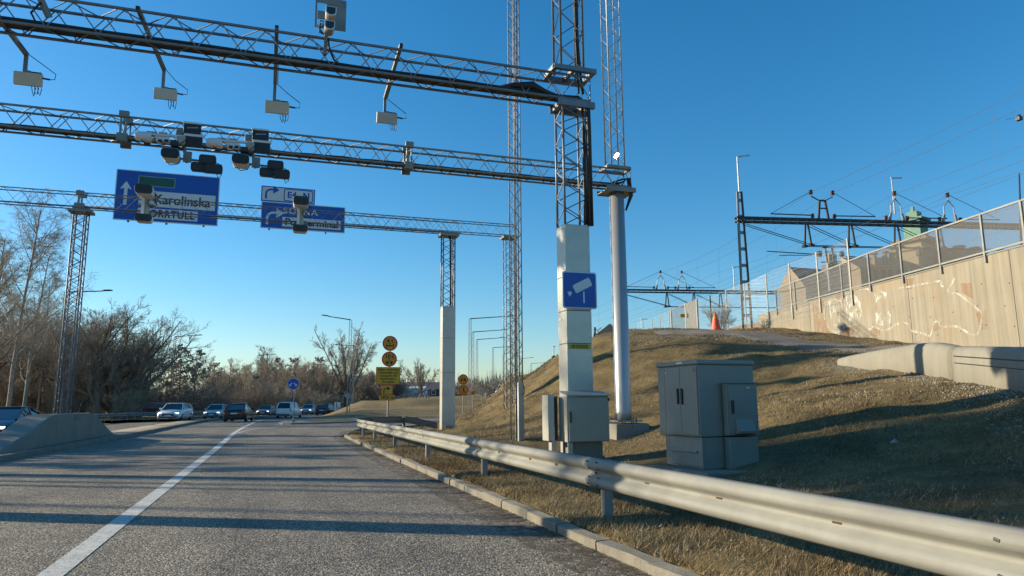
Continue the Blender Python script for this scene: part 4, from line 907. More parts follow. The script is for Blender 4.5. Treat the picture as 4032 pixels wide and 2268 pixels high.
for (t, b) in (gate_l, gate_m, gate_r): MB().beam(Vector((t.x, t.y, b.z-.3)), t, .14, .12, (1,0,0)).build('gate_post', MT['galv'], gt)
for (ta, ba), (tb, bb), nb in ((gate_l, gate_m, 16), (gate_m, gate_r, 15)):
    ba = Vector((ta.x, ta.y, ba.z)); bb = Vector((tb.x, tb.y, bb.z))
    MB().beam(ta-Vector((0,0,.1)), tb-Vector((0,0,.1)), .05, .06).build('gate_rail', MT['galv'], gt); MB().beam(ba+Vector((0,0,.2)), bb+Vector((0,0,.2)), .05, .06).build('gate_rail', MT['galv'], gt)
    for k in range(1, nb): MB().beam(ba.lerp(bb, k/nb)+Vector((0,0,.23)), ta.lerp(tb, k/nb)-Vector((0,0,.13)), .055 if nb == 15 else .03, .03, (1,0,0)).build('bar', MT['galv'], gt)
    if nb == 15: mesh_panel(ba, bb, tb, ta, MT['chain'], gt)
p = at_d(2692, 1243, 57); MB().obox(p, _r0*.28, Vector(_f)*.01, (0,0,.14)).build('notice', MT['yellow'], gt); p = at_d(2711, 1243, 56); MB().obox(p, _r0*.13, Vector(_f)*.01, (0,0,.18)).build('notice', MT['beige'], gt)
# traffic cone
c = at_d(2819, 1299, 36); c.z = hz1(c.x, c.y)+.02
cn = thing('traffic_cone', 'tall orange traffic cone on the gravel at the top of the embankment', 'cone', c)
MB().lathe([(.26,.05),(.25,.08),(.19,.35),(.115,.62),(.06,.86),(.045,.88)], c, n=18).build('body', MT['orange'], cn, True)
MB().obox(c+Vector((0,0,.03)), (.31,0,0), (0,.31,0), (0,0,.025)).build('base', MT['orange'], cn, bevel=.01)
MB().lathe([(.131,.585),(.104,.675)], c, n=18).build('band', MT['yellow'], cn, True)
# rounded concrete barrier on the slope
br = thing('concrete_barrier', 'rounded grey concrete barrier with sloped end and long recessed groove on the embankment', 'barrier', (15.54, 13.1, 1.8))
def bar(pts, name):
    secs = []
    P = spline(pts, .35); P = np.r_[P, np.array(pts[-1:], float)]; d = np.gradient(P[:, :2], axis=0); d /= np.linalg.norm(d, axis=1)[:, None]
    for (x, y, z, h), (dx, dy) in zip(P, d):
        n = Vector((-dy, dx, 0)); o = Vector((x, y, z)); prof = [(0,-.5),(0,h*.62),(.03,h*.86),(.10,h*.97),(.2,h),(.36,h),(.46,h*.97),(.53,h*.86),(.56,h*.62),(.56,-.5)]
        secs.append([o+Vector((n.x, n.y, 0))*-u+Vector((0,0,v)) for u, v in prof])
    return MB().loft(secs).build(name, MT['conc'], br, True)
b1 = bar([(9.2,4.1,1.0,.82),(11.2,6.9,1.28,.82),(13.0,9.5,1.52,.82),(15.4,12.9,1.84,.82)], 'barrier_section')
bar([(15.58,13.15,1.85,.83),(16.85,15.0,2.07,.88),(17.4,16.9,2.28,.66),(17.85,18.6,2.46,.42),(18.05,19.4,2.55,.26)], 'barrier_end')
for a, b in (((9.6,4.65,1.62),(15.25,12.69,2.42)), ((9.6,4.65,1.46),(15.25,12.69,2.26))):
    a = Vector(a); b = Vector(b); dd = (b-a).normalized(); nn = Vector((-dd.y, dd.x, 0)); MB().beam(a+nn*.004, b+nn*.004, .012, .022).build('groove', MT['dark'], br)
# ------------------------------------------------------------------ railway overhead line
RD = Vector((_wd.x, _wd.y, 0))                       # railway runs with the wall, RD towards the camera
BD = Vector((RD.y, -RD.x, 0)); BD = BD if BD.x > 0 else -BD
MM = at_d(2942, 1265, 44); ZB = 12.75
def insulator(m, p, s=1.0):
    for k in range(4): m.lathe([(.03*s,0),(.11*s,.015*s),(.10*s,.05*s),(.035*s,.06*s)], p+Vector((0,0,.065*s*k)), n=10)
def portal(o, zb, span, label, yokes, hang, mast=True, lamp=None):
    t = thing('catenary_portal', label, 'railway portal', o)
    if mast:
        for s in (-1, 1): MB().beam(Vector((o.x, o.y, 5.3))+BD*.30*s, Vector((o.x, o.y, zb+1.85))+BD*.13*s, .13, .09, RD).build('mast_leg', MT['dark'] if s > 0 else MT['galv'], t)
        for k in range(9):
            f = k/8.5; MB().beam(Vector((o.x, o.y, 5.6+(zb-3.8)*f))-BD*(.30-.17*f), Vector((o.x, o.y, 5.6+(zb-3.8)*f))+BD*(.30-.17*f), .05, .2).build('batten', MT['galv'], t)
        m = MB(); m.path([Vector((o.x, o.y, z))-BD*(.42-.012*z)-RD*-.05 for z in (5.5, 8, 10, 12.5)], .025, 5); m.build('cable', MT['cable'], t)
        if lamp:
            q = Vector((o.x, o.y, zb+1.8)); MB().tube(q, q+Vector((0,0,2.35)), .06, 8, .05).build('lamp_post', MT['steel_light'], t); MB().beam(q+Vector((0,0,2.36)), q+BD*.85+Vector((0,0,2.5)), .12, .06).build('lamp_head', MT['steel_light'], t)
    O = Vector((o.x, o.y, zb))
    for dz, w in ((.12, .13), (-.12, .1)):
        for s in (-.16, .16): MB().beam(O-BD*.35+Vector((0,0,dz))+RD*s, O+BD*span+Vector((0,0,dz))+RD*s, w*.7, w).build('beam_chord', MT['dark'], t)
    m = MB()
    for k in range(int(span/.6)):
        for dz in (.12, -.12): m.beam(O+BD*(k*.6)+RD*-.16+Vector((0,0,dz)), O+BD*(k*.6+.6)+RD*.16+Vector((0,0,dz)), .04, .04)
        m.beam(O+BD*(k*.6)+RD*.16+Vector((0,0,.12)), O+BD*(k*.6+.3)+RD*.16+Vector((0,0,-.12)), .03, .03)
    m.build('beam_lacing', MT['galv'], t)
    for u, dbl in yokes:
        b = O+BD*u+Vector((0,0,.2)); tops = []
        if dbl:
            m = MB()
            for s in (-1, 1): m.beam(b+BD*.34*s, b+BD*.18*s+Vector((0,0,1.25)), .12, .1, RD)
            m.beam(b-BD*.3+Vector((0,0,.7)), b+BD*.3+Vector((0,0,.7)), .06, .08); m.beam(b-BD*.75+Vector((0,0,1.5)), b-BD*.18+Vector((0,0,1.2)), .06, .06); m.beam(b+BD*.75+Vector((0,0,1.5)), b+BD*.18+Vector((0,0,1.2)), .06, .06); m.beam(b-BD*.18+Vector((0,0,1.22)), b+BD*.18+Vector((0,0,1.22)), .1, .1); m.build('yoke', MT['dark'], t); tops = [b-BD*.75+Vector((0,0,1.6)), b+BD*.75+Vector((0,0,1.6))]
        else:
            m = MB()
            for s in (-1, 1): m.path([b+BD*.42*s, b+BD*.34*s+Vector((0,0,1.05)), b+Vector((0,0,1.5))], .042, 6); m.beam(b+BD*.52*s, b+BD*.38*s+Vector((0,0,.5)), .12, .12, RD)
            m.tube(b+Vector((0,0,1.5)), b+Vector((0,0,1.7)), .03, 6); m.build('yoke', MT['galv'], t); tops = [b+Vector((0,0,1.7))]
        m = MB()
        for p in tops: insulator(m, p, 1.2)
        insulator(m, b+BD*-.75+Vector((0,0,.05)), 1.1); insulator(m, b+BD*.75+Vector((0,0,.05)), 1.1); m.build('insulator', MT['insul'], t, True)
        m = MB()
        for s in (-1, 1):
            if s < 0 and not dbl and yokes.index((u, dbl)) > 0: continue
            e = b+BD*(3.6*s)+Vector((0,0,.25)); m.beam(b+BD*.8*s+Vector((0,0,.22)), e, .07, .06); m.tube(tops[0 if s < 0 else -1]+Vector((0,0,.2)), e, .018, 5)
        m.build('stay', MT['dark'], t)
    for u in hang:
        m = MB()
        for s in (-.15, .15): m.beam(O+BD*u+RD*s+Vector((0,0,-.2)), O+BD*u+RD*s+BD*s*.9+Vector((0,0,-1.55)), .1, .08, RD); m.lathe([(.2,0),(.22,.08),(.12,.16)], O+BD*u+RD*s+BD*s*.9+Vector((0,0,-1.65)), n=8)
        m.build('hanger', MT['dark'], t)
    if hang:
        m = MB(); a = O+BD*.3+Vector((0,0,-.2)); us = [0]+list(hang)
        for s in (-.15, .15):
            m.tube(O+BD*hang[0]+RD*s+Vector((0,0,-1.6)), O+BD*span+RD*s+Vector((0,0,-1.6)), .028, 5)
            for i in range(len(hang)): m.tube(O+BD*(us[i]+.25)+RD*s+Vector((0,0,-.3)), O+BD*hang[i]+RD*s+Vector((0,0,-1.5)), .025, 5)
        m.build('span_wire', MT['dark'], t)
    return t
p1 = portal(MM, ZB, 21.5, 'nearer railway portal beam with brown insulators above the concrete wall', [(5.6, True), (10.7, False), (14.5, False)], [4.4, 7.4, 10.6, 13.6], True, True)
# contact-wire drop assembly under the beam
m = MB(); O = Vector((MM.x, MM.y, ZB))
for u in (5.55, 6.0): m.beam(O+BD*u+Vector((0,0,-1.65)), O+BD*(u+.08)+Vector((0,0,-2.6)), .09, .08, RD); m.beam(O+BD*(u-.2)+Vector((0,0,-1.66)), O+BD*(u+.2)+Vector((0,0,-1.66)), .08, .1)
m.beam(O+BD*5.2+Vector((0,0,-2.65)), O+BD*6.6+Vector((0,0,-2.6)), .05, .06); m.beam(O+BD*1.6+Vector((0,0,-2.0)), O+BD*5.1+Vector((0,0,-2.15)), .05, .05); m.beam(O+BD*2.4+Vector((0,0,-2.25)), O+BD*4.6+Vector((0,0,-2.2)), .04, .04); m.beam(O+BD*6.7+Vector((0,0,-2.2)), O+BD*8.7+Vector((0,0,-2.35)), .05, .05)
m.build('registration_arm', MT['dark'], p1); m = MB(); insulator(m, O+BD*5.15+Vector((0,0,-2.3)), 1.5); insulator(m, O+BD*6.65+Vector((0,0,-2.3)), 1.5); m.build('insulator', MT['insul'], p1, True)
M2 = at_d(2440, 1145, 73); M2.z = 6; portal(M2, 12.7, 17, 'farther railway portal seen beyond the orange cone', [(4.4, False), (6.7, False)], [5.0, 7.9, 10.8], True)
def lamp_simple(px, y0, y1, d, label):
    a = at_d(px, y1, d); b = at_d(px, y0, d); a.x, a.y = b.x, b.y
    t = thing('platform_lamp', label, 'lamp', a, 'slim railway lamps'); MB().tube(a, b, .07, 8, .05).build('post', MT['steel_light'], t); MB().beam(b+Vector((0,0,.02)), b+BD*.95+Vector((0,0,.06)), .14, .07).build('lamp_head', MT['steel_light'], t); MB().lathe([(.07,-.05),(.09,.0),(.07,.08)], b, n=8).build('knuckle', MT['steel_light'], t)
lamp_simple(3510, 702, 848, 60, 'slim grey lamp behind the nearer portal beam left of the green tower'); lamp_simple(2887, 1052, 1142, 80, 'slim grey lamp standing left of the railway mast above the farther portal'); lamp_simple(3254, 994, 1150, 62, 'slim grey lamp behind the chain-link fence near the dark gabled house')
lamp_simple(2525, 1258, 1320, 105, 'small distant lamp behind the wire fence left of the gate')
tw = thing('overhead_wire', 'thin black railway overhead wires with droppers sloping up to the right', 'wires', (30, 40, 12))
for u1, u2, zz in ((4.85, 4.4, 1.95), (6.35, 6.7, 1.95), (10.7, 10.4, 2.0), (14.5, 14.2, 2.0)):
    A = Vector((M2.x, M2.y, 12.7+zz))+BD*u2; B = Vector((MM.x, MM.y, ZB+zz))+BD*u1; Cn = B+RD*44+BD*.3; Bf = A-RD*45-BD*2; m = MB()
    for a, b in ((Bf, A), (A, B), (B, Cn)): m.path(sag(a, b, .55, 14), .009, 4)
    for a, b in ((Bf, A), (A, B), (B, Cn)):
        a2 = a+Vector((0,0,-3.4)); b2 = b+Vector((0,0,-3.4)); m.tube(a2, b2, .008, 4, caps=False)
        for k in range(1, 6): f = k/6; p = a.lerp(b, f)+Vector((0,0,-.55*4*f*(1-f))); m.tube(p, a2.lerp(b2, f), .004, 4, caps=False)
    m.build('wire', MT['cable'], tw)
p = at_d(2200, 1420, 150); far = thing('catenary_mast', 'tiny distant railway mast with lamp on the embankment skyline', 'mast', p)
m = MB(); m.beam(at_d(2180, 1425, 150), at_d(2180, 1400, 150), .5, .5, (1,0,0)); m.beam(at_d(2172, 1408, 150), at_d(2206, 1408, 150), .3, .3); m.build('mast_leg', MT['dark'], far); m = MB(); m.tube(at_d(2180, 1402, 150), at_d(2180, 1366, 150), .12, 6); m.beam(at_d(2178, 1365, 150), at_d(2188, 1364, 150), .2, .15); m.build('lamp_post', MT['steel_light'], far)
p = at_d(2378, 1340, 110); f2 = thing('catenary_mast', 'small distant railway mast right of the boxed gantry tower on the skyline', 'mast', p)
m = MB()
for k in range(2): m.beam(at_d(2337, 1318+k*6, 110), at_d(2368, 1314+k*6, 110), .2, .25)
m.beam(at_d(2342, 1330, 110), at_d(2342, 1288, 110), .25, .25, (1,0,0)); m.tube(at_d(2342, 1292, 110), at_d(2362, 1312, 110), .06, 5); m.tube(at_d(2355, 1300, 110), at_d(2368, 1290, 110), .06, 5); m.build('mast_leg', MT['dark'], f2)
p = at_d(4012, 467, 60)
sp = thing('line_switch', 'small dark box hanging on a wire at the right edge of the sky', 'switch', p); MB().obox(p, (.2,0,0), (0,.2,0), (0,0,.17)).build('body', MT['dark'], sp, bevel=.03); MB().lathe([(.06,.17),(.16,.22),(.16,.3),(.05,.36)], p, n=10).build('cap', MT['dark'], sp); MB().tube(at_d(3960, 470, 60), at_d(4080, 450, 60), .014, 4).build('wire', MT['cable'], sp)
pl = thing('steel_pole', 'dark thin pole behind the parapet fence at the right edge', 'pole', at_d(4020, 1000, 40)); MB().tube(at_d(4022, 1000, 40), at_d(4013, 683, 40), .07, 8, .04).build('shaft', MT['dark'], pl); MB().beam(at_d(4020, 900, 40), at_d(4032, 905, 40), .08, .08).build('bracket', MT['dark'], pl)
# ------------------------------------------------------------------ buildings behind the railway
def house(root, name, mat, c, ax, ay, w, l, z0, z1, ridge=0, roofmat='roof', part='wall'):
    """block with optional gable roof along ax (length l), gable width w along ay"""
    c = Vector(c); ax = Vector(ax); ay = Vector(ay); cc = Vector((c.x, c.y, (z0+z1)/2))
    MB().obox(cc, ax*l/2, ay*w/2, (0,0,(z1-z0)/2)).build(part, mat, root)
    if ridge:
        b = [c+ax*sx*(l/2+e)+ay*sy*(w/2+e) for e in (.25,) for sx, sy in ((-1,-1),(-1,1),(1,1),(1,-1))]; zz = z1+.01; r0 = c-ax*(l/2+.25); r1 = c+ax*(l/2+.25)
        V = [Vector((p.x, p.y, zz)) for p in b]+[Vector((r0.x, r0.y, zz+ridge)), Vector((r1.x, r1.y, zz+ridge))]
        MB().add(V, [(0,4,5,3),(1,2,5,4),(0,1,2,3)]).build('roof', MT[roofmat], root)
        MB().add([V[0], V[1], V[4]], [(0,1,2)]).build('gable', mat, root); MB().add([V[3], V[5], V[2]], [(0,1,2)]).build('gable', mat, root)
CR = Vector(_r0); CF = Vector((math.sin(YAW), math.cos(YAW), 0))
DB = 150; k = DB/FPX
def bp(x, y): return at_d(x, y, DB)
cs = thing('castle_building', 'sandy stone building with green copper tower and rows of chimneys behind the fence', 'building', bp(3560, 1250))
a45 = (CR*.82+CF*.57).normalized(); b45 = (CR*-.57+CF*.82).normalized()
def tower(x0, x1, y0, y1, mat, part, f=.5, d=0):
    c = bp((x0+x1)/2, (y0+y1)/2)+CF*d; w = (x1-x0)*k*.72/2*1.0; h = abs(y1-y0)*k/2
    MB().obox(c, a45*w, b45*w, (0,0,h)).build(part, MT[mat], cs)
tower(3530, 3690, 955, 1260, 'stone', 'tower_shaft'); tower(3522, 3700, 945, 957, 'stone2', 'cornice'); tower(3535, 3685, 985, 991, 'stone2', 'cornice')
tower(3562, 3650, 872, 944, 'copper', 'tower_lantern'); tower(3555, 3660, 862, 872, 'copper', 'lantern_cornice'); tower(3572, 3626, 836, 861, 'copper', 'lantern_cap'); tower(3585, 3600, 815, 836, 'copper', 'finial')
m = MB(); c = bp(3583, 905)-b45*(88*k*.36)-Vector((0,.05,0)); m.obox(c-CF*.2, a45*.5, b45*.3, (0,0,1.6)); m.build('lantern_window', MT['dark'], cs)
m = MB(); c = bp(3558, 1000)-b45*(160*k*.36); m.obox(c-CF*.1, a45*.5, b45*.4, (0,0,1.0)); m.build('window', MT['dark'], cs)
for x0, x1, y0, y1 in ((3402, 3425, 1012, 1090), (3447, 3466, 1005, 1080), (3474, 3512, 992, 1070), (3500, 3520, 975, 1060), (3722, 3764, 985, 1100), (3700, 3722, 1000, 1100), (3785, 3820, 990, 1100)):
    tower(x0, x1, y0, y1, 'stone2', 'chimney', d=-3); tower(x0-3, x1+3, y0-4, y0+2, 'roof', 'chimney_cap', d=-3)
for x0, x1, y0, y1, rd in ((3340, 3560, 1072, 1260, 3.5), (3690, 3880, 1045, 1260, 4)):
    c = bp((x0+x1)/2, y1); house(cs, 'wing', MT['stone2'], c, CR, CF, 14, (x1-x0)*k, bp(0, 1300).z, bp((x0+x1)/2, y0).z, rd)
    n = int((x1-x0)/28)
    for i in range(n): q = bp(x0+14+28*i, y0+30)-CF*7.05; MB().obox(q, CR*.5, CF*.05, (0,0,.9)).build('window', MT['dark'], cs)
DB = 90; k = DB/FPX
g1 = thing('gabled_house', 'dark-roofed stone house with lit gable behind the chain-link fence', 'house', bp(3190, 1250))
house(g1, 'h', MT['stone2'], bp(3195, 1300), CR*.94+CF*.34, CF*.94-CR*.34, 4.5, 5.0, 4, bp(3190, 1140).z, 2.9)
MB().obox(bp(3290, 1110), CR*1.2, CF*1, (0,0,2.2)).build('dormer', MT['roof'], g1); MB().obox(bp(3275, 1052)+Vector((0,0,.6)), CR*.5, CF*.5, (0,0,1.0)).build('chimney', MT['stone2'], g1)
g2 = thing('tan_gable', 'pale tan pointed gable peeking over the embankment between tower and round pole', 'house', bp(2400, 1330))
house(g2, 'h', MT['stone'], bp(2402, 1330)+CF*3, CF, CR, 3.0, 6, 5, bp(2402, 1315).z, 1.3)
# ------------------------------------------------------------------ median barrier round the mast
mb_ = thing('median_barrier', 'grey concrete crash block with sloping ends around the mast foot on the median', 'barrier', (-7.5, 31, .1))
def block(prof, name):
    secs = []
    for y, z in prof: secs.append([(-8.02, y, .02), (-7.02, y, .02), (-7.10, y, max(z-.02, .04)), (-7.16, y, z), (-7.88, y, z), (-7.94, y, max(z-.02, .04))])
    MB().loft(secs).build(name, MT['conc'], mb_)
block([(23.4, .13), (24.5, .33), (25.3, .47), (26.2, .62), (27.2, .86), (28.2, 1.06), (28.9, 1.14)], 'block'); block([(28.92, 1.14), (31.2, 1.14), (31.3, .90), (32.3, .90), (32.4, 1.14), (34.0, 1.14)], 'block'); block([(34.02, 1.14), (34.8, 1.06), (36.2, .72), (37.6, .38), (38.7, .14)], 'block')
# guardrail on the far side of the oncoming lanes
fr = thing('guardrail', 'long grey guardrail beyond the oncoming lanes in front of the trees', 'guardrail', (-14.4, 60, 0))
FRP = spline([(-14.5,20),(-14.5,55),(-13.9,66),(-12.1,80),(-8.3,95),(-1.8,112.5),(6.7,127.5)], 4.0)
for i in range(len(FRP)-1):
    a = Vector((*FRP[i], .45)); b = Vector((*FRP[i+1], .45)); d = (b-a).normalized(); n = Vector((d.y, -d.x, 0)); m = MB()
    m.loft([[q+n*o+Vector((0,0,h)) for h, o in PROF] for q in (a, b+d*.1)], False, False); ob = m.build('beam', MT['rail'], fr, True); ob.modifiers.new('sheet', 'SOLIDIFY').thickness = .004
    for q in (a, a.lerp(b, .5)): MB().obox(q-n*.08+Vector((0,0,-.1)), n*.04, d*.05, (0,0,.4)).build('post', MT['galv'], fr)
# ------------------------------------------------------------------ street lamps
def street_lamp(xp, yt, xe, ye, yb, d, label, mat='dark'):
    T = at_d(xp, yt, d); E = at_d(xe, ye, d); B = at_d(xp, yb, d); B.x, B.y = T.x, T.y
    t = thing('street_lamp', label, 'street lamp', B, 'street lamps'); w = .16
    for sx, sy in ((-1,-1),(1,-1),(1,1),(-1,1)): MB().tube(B+Vector((sx*w, sy*w, 0)), T+Vector((sx*w*.7, sy*w*.7, 0)), .02, 4).build('mast_chord', MT['galv'], t)
    m = MB(); n = int((T.z-B.z)/.45)
    for i in range(n):
        for k, (a, b) in enumerate((((-1,-1),(1,-1)), ((1,1),(-1,1)))):
            p, q = (a, b) if i % 2 else (b, a); f0, f1 = i/n, (i+1)/n; s0, s1 = w*(1-.3*f0), w*(1-.3*f1)
            m.tube(B.lerp(T, f0)+Vector((p[0]*s0, p[1]*s0, 0)), B.lerp(T, f1)+Vector((q[0]*s1, q[1]*s1, 0)), .01, 3, caps=False)
    m.build('mast_lacing', MT['galv'], t)
    dr = (E-T).normalized(); MB().tube(T, E-dr*.7, .055, 6, .04).build('arm', MT[mat], t); h = E-dr*.4
    MB().loft([[h+dr*u+Vector((0,0,v))+dr.cross(Vector((0,0,1))).normalized()*s for s, v in ((-.14*k,0),(.14*k,0),(.11*k,.10*k),(-.11*k,.10*k))] for u, k in ((-.45,.5),(-.2,1),(.3,1),(.45,.6))]).build('lamp_head', MT[mat], t)
for a in ((262,1150,440,1145,1640,57,'street lamp behind the leaning lattice mast, arm pointing right'), (690,1325,795,1320,1620,97,'street lamp standing by the dark alders left of the cars'), (1016,1400,1088,1395,1610,140,'faint distant street lamp among the bare trees above the grey car'), (1381,1259,1268,1242,1645,73,'tall street lamp in front of the fan-shaped tree, arm pointing left'), (1394,1362,1318,1357,1625,117,'smaller street lamp inside the fan-shaped tree, arm pointing left'),
          (1851,1255,2035,1243,1604,79,'nearest and tallest of the row of street lamps right of the white pillar'), (1862,1307,1998,1298,1597,93,'second of the row of street lamps right of the white pillar'), (1878,1337,1988,1329,1585,104,'third of the row of street lamps right of the white pillar'), (1941,1369,2030,1363,1570,125,'fourth of the row of street lamps, mostly behind the lattice masts'), (1982,1392,2060,1386,1560,150,'fifth of the row of street lamps, behind the lattice masts'),
          (2052,1412,2100,1408,1520,172,'sixth street lamp of the row, arm just right of the slender mast'), (2091,1431,2150,1428,1500,190,'last street lamp of the row, low on the embankment skyline'), (1578,1422,1556,1420,1560,150,'distant street lamp right behind the yellow text sign')): street_lamp(*a)
# ------------------------------------------------------------------ road signs
def disc(r, n=28): return [(r*math.cos(2*math.pi*i/n), r*math.sin(2*math.pi*i/n)) for i in range(n)]
def bar2(x0, z0, x1, z1, w):
    d = math.hypot(x1-x0, z1-z0); nx, nz = -(z1-z0)/d*w/2, (x1-x0)/d*w/2; return [(x0-nx, z0-nz), (x1-nx, z1-nz), (x1+nx, z1+nz), (x0+nx, z0+nz)]
def sp(d):
    k = d/FPX
    def put(px, py): p = at_d(px, py, d); return p
    return k, put
k, P = sp(38.6); b = P(1525, 1690); Y0 = b.y
st = thing('sign_stack', 'stack of yellow and red weight-limit signs and text plates on one post', 'road sign', (b.x, b.y, .1))
MB().tube((b.x, b.y+.06, -.1), (b.x+.08, b.y+.06, P(1537, 1322).z), .045, 8).build('post', MT['galv'], st)
def S(px, py): p = at_y(px, py, Y0); return p
def board(px0, px1, py0, py1, name, rim=.035, off=0.0):
    a, c = S(px0, py0), S(px1, py1); MB().box(a.x, c.x, Y0+off, Y0+.02+off, c.z, a.z).build(name+'_border', MT['signred'], st); MB().box(a.x+rim, c.x-rim, Y0-.004+off, Y0-.001+off, c.z+rim, a.z-rim).build(name, MT['yellow'], st); return (a.x+c.x)/2, (a.z+c.z)/2, c.x-a.x, a.z-c.z
def ring(px, py, r, yy, parent, face='amber', rim='signred'):
    c = at_y(px, py, yy); flat(disc(r), c, MT[rim], 'rim', parent, .015); flat(disc(r*.80), c+Vector((0,-.004,0)), MT[face], 'face', parent, .003); return c
c = ring(1536, 1352, .42, Y0, st); text('lettering', '6 t', MT['ink'], st, c+Vector((0,-.008,.14)), XA, ZA, .30, bold=.008)
for pl in (bar2(-.16,-.13,.16,-.13,.05), bar2(-.18,-.24,-.18,-.02,.055), bar2(.18,-.24,.18,-.02,.055), [(-.06,.01),(0,-.06),(.06,.01)], disc(.055, 10)): flat([(u, v-(.13 if len(pl) == 10 else 0)) for u, v in pl], c+Vector((0,-.008,0)), MT['ink'], 'symbol', st, .003)
c = ring(1533, 1414, .42, Y0, st); text('lettering', '10 t', MT['ink'], st, c+Vector((0,-.008,.14)), XA, ZA, .30, bold=.008)
for pl in ([(-.06,-.03),(0,-.10),(.06,-.03)], [(u-.11, v-.21) for u, v in disc(.075, 14)], [(u+.11, v-.21) for u, v in disc(.075, 14)], [(-.24,-.16),(-.17,-.115),(.17,-.115),(.24,-.16),(.22,-.18),(.16,-.14),(-.16,-.14),(-.22,-.18)]): flat(pl, c+Vector((0,-.008,0)), MT['ink'], 'symbol', st, .003)
x, z, w, h = board(1481, 1575, 1445, 1514, 'text_plate'); text('lettering', 'Gäller ej fordon\ni linjetrafik och\ntransport till\nfastigheter i\nHuvudsta', MT['ink'], st, (x, Y0-.008, z), XA, ZA, .155, line=1.08, bold=.003, fit=w*.88)
x, z, w, h = board(1502, 1547, 1515.5, 1553.5, 'arrow_plate', off=.002)
YG_old = YG; YG = Y0+.004; arrow_r(st, x-.2, z-.2, .42, MT['ink']); YG = YG_old
x, z, w, h = board(1494, 1554, 1555, 1577, 'distance_plate', .012, .004); text('lettering', '1925 m', MT['ink'], st, (x, Y0-.006, z), XA, ZA, .25, bold=.006, fit=w*.82)
k, P = sp(58); b = at_z(1155, 1660, .12); Y0b = b.y
ks = thing('keep_sign', 'round blue sign with two white arrows on a striped post on the traffic island', 'road sign', b)
for i in range(6): MB().tube((b.x, b.y+.05, .11+i*.42), (b.x, b.y+.05, .11+(i+1)*.42 if i < 5 else 3.2), .045+.001*(i % 2), 10).build('post', MT['blue' if i in (1, 3) else 'galv'], ks)
MB().lathe([(.16,0),(.13,.05),(.06,.10)], (b.x, b.y+.05, .11), n=12).build('socket', MT['black'], ks)
c = at_y(1155, 1512, Y0b); flat(disc(.46), c, MT['signwhite'], 'rim', ks, .015); flat(disc(.43), c+Vector((0,-.004,0)), MT['blue'], 'face', ks, .003)
for s in (-1, 1):
    for pl in (bar2(.07*s, .09, .24*s, -.08, .085), [(.31*s, -.15), (.31*s, .06), (.10*s, -.15)]): flat(pl if s > 0 else pl[::-1], c+Vector((-.02,-.008,-.02)), MT['signwhite'], 'arrow', ks, .003)
def small_sign(px, pyb, d, discs, label, w=.04):
    B = at_d(px, pyb, d); t = thing('restriction_sign', label, 'road sign', B); top = at_d(px, discs[0][1], d).z+discs[0][2]
    MB().tube((B.x, B.y+.05, B.z-.3), (B.x, B.y+.05, top), w, 6).build('post', MT['galv'], t)
    return t, [ring(x, y, r, B.y, t) for x, y, r in discs]
t, (c1, c2) = small_sign(1824.5, 1614, 60, [(1824, 1493.5, .43), (1825, 1535.5, .43)], 'pair of round yellow signs, no mopeds above no walking, right of the pillar')
for pl in (bar2(-.28,.24,.28,-.24,.06),): flat(pl, c1+Vector((0,-.012,0)), MT['signred'], 'slash', t, .003); flat(pl, c2+Vector((0,-.012,0)), MT['signred'], 'slash', t, .003)
for pl in ([(u-.15, v-.09) for u, v in disc(.085, 12)], [(u+.16, v-.09) for u, v in disc(.085, 12)], bar2(-.15,-.09,-.07,.12,.03), bar2(-.12,.12,-.02,.14,.03), bar2(-.09,.02,.05,-.06,.05), bar2(.0,-.02,.2,.02,.06), bar2(.05,.07,.22,.07,.05)): flat(pl, c1+Vector((0,-.008,0)), MT['ink'], 'symbol', t, .003)
for pl in ([(u+.02, v+.2) for u, v in disc(.05, 10)], bar2(.02,.14,.0,-.04,.09), bar2(.0,-.04,-.10,-.26,.05), bar2(.0,-.04,.12,-.24,.05), bar2(.02,.1,-.1,-.02,.035)): flat(pl, c2+Vector((0,-.008,0)), MT['ink'], 'symbol', t, .003)
t, (c1,) = small_sign(1862, 1600, 76, [(1862, 1547, .26)], 'small round yellow 60 speed limit sign beside the lamp masts'); text('lettering', '60', MT['ink'], t, c1+Vector((0,-.008,0)), XA, ZA, .3, bold=.006)
def back_sign(px, pyb, pyc, d, label, poly, mat='signgrey'):
    B = at_d(px, pyb, d); t = thing('turned_sign', label, 'road sign', B); c = at_d(px, pyc, d); MB().tube(B, (B.x, B.y, c.z+.1), .04, 6).build('post', MT['galv'], t); flat(poly, (B.x, B.y-.06, c.z), MT[mat], 'panel', t, .02); return t, Vector((B.x, B.y-.065, c.z))
back_sign(1897, 1584, 1541, 82, 'grey back of a round sign before the curving ramp barrier', [(u*.33, v*.5) for u, v in disc(1)])
t, c = back_sign(1327, 1640, 1600, 92, 'white lane-drop sign with black arrows behind the dark car', rrect(.86, 1.15, .03), 'ink'); flat(rrect(.78, 1.07, .03), c, MT['signwhite'], 'face', t, .003)
for pl in (bar2(-.12,-.45,-.12,.32,.06), [(-.24,.28),(0,.28),(-.12,.48)], bar2(.16,-.45,.16,-.2,.06), bar2(.16,-.2,-.10,.12,.06)): flat(pl, c+Vector((0,-.005,0)), MT['ink'], 'symbol', t, .003)
back_sign(1367, 1645, 1558, 80, 'pale diamond sign turned away on a post behind the island', [(0,.42),(-.42,0),(0,-.42),(.42,0)])
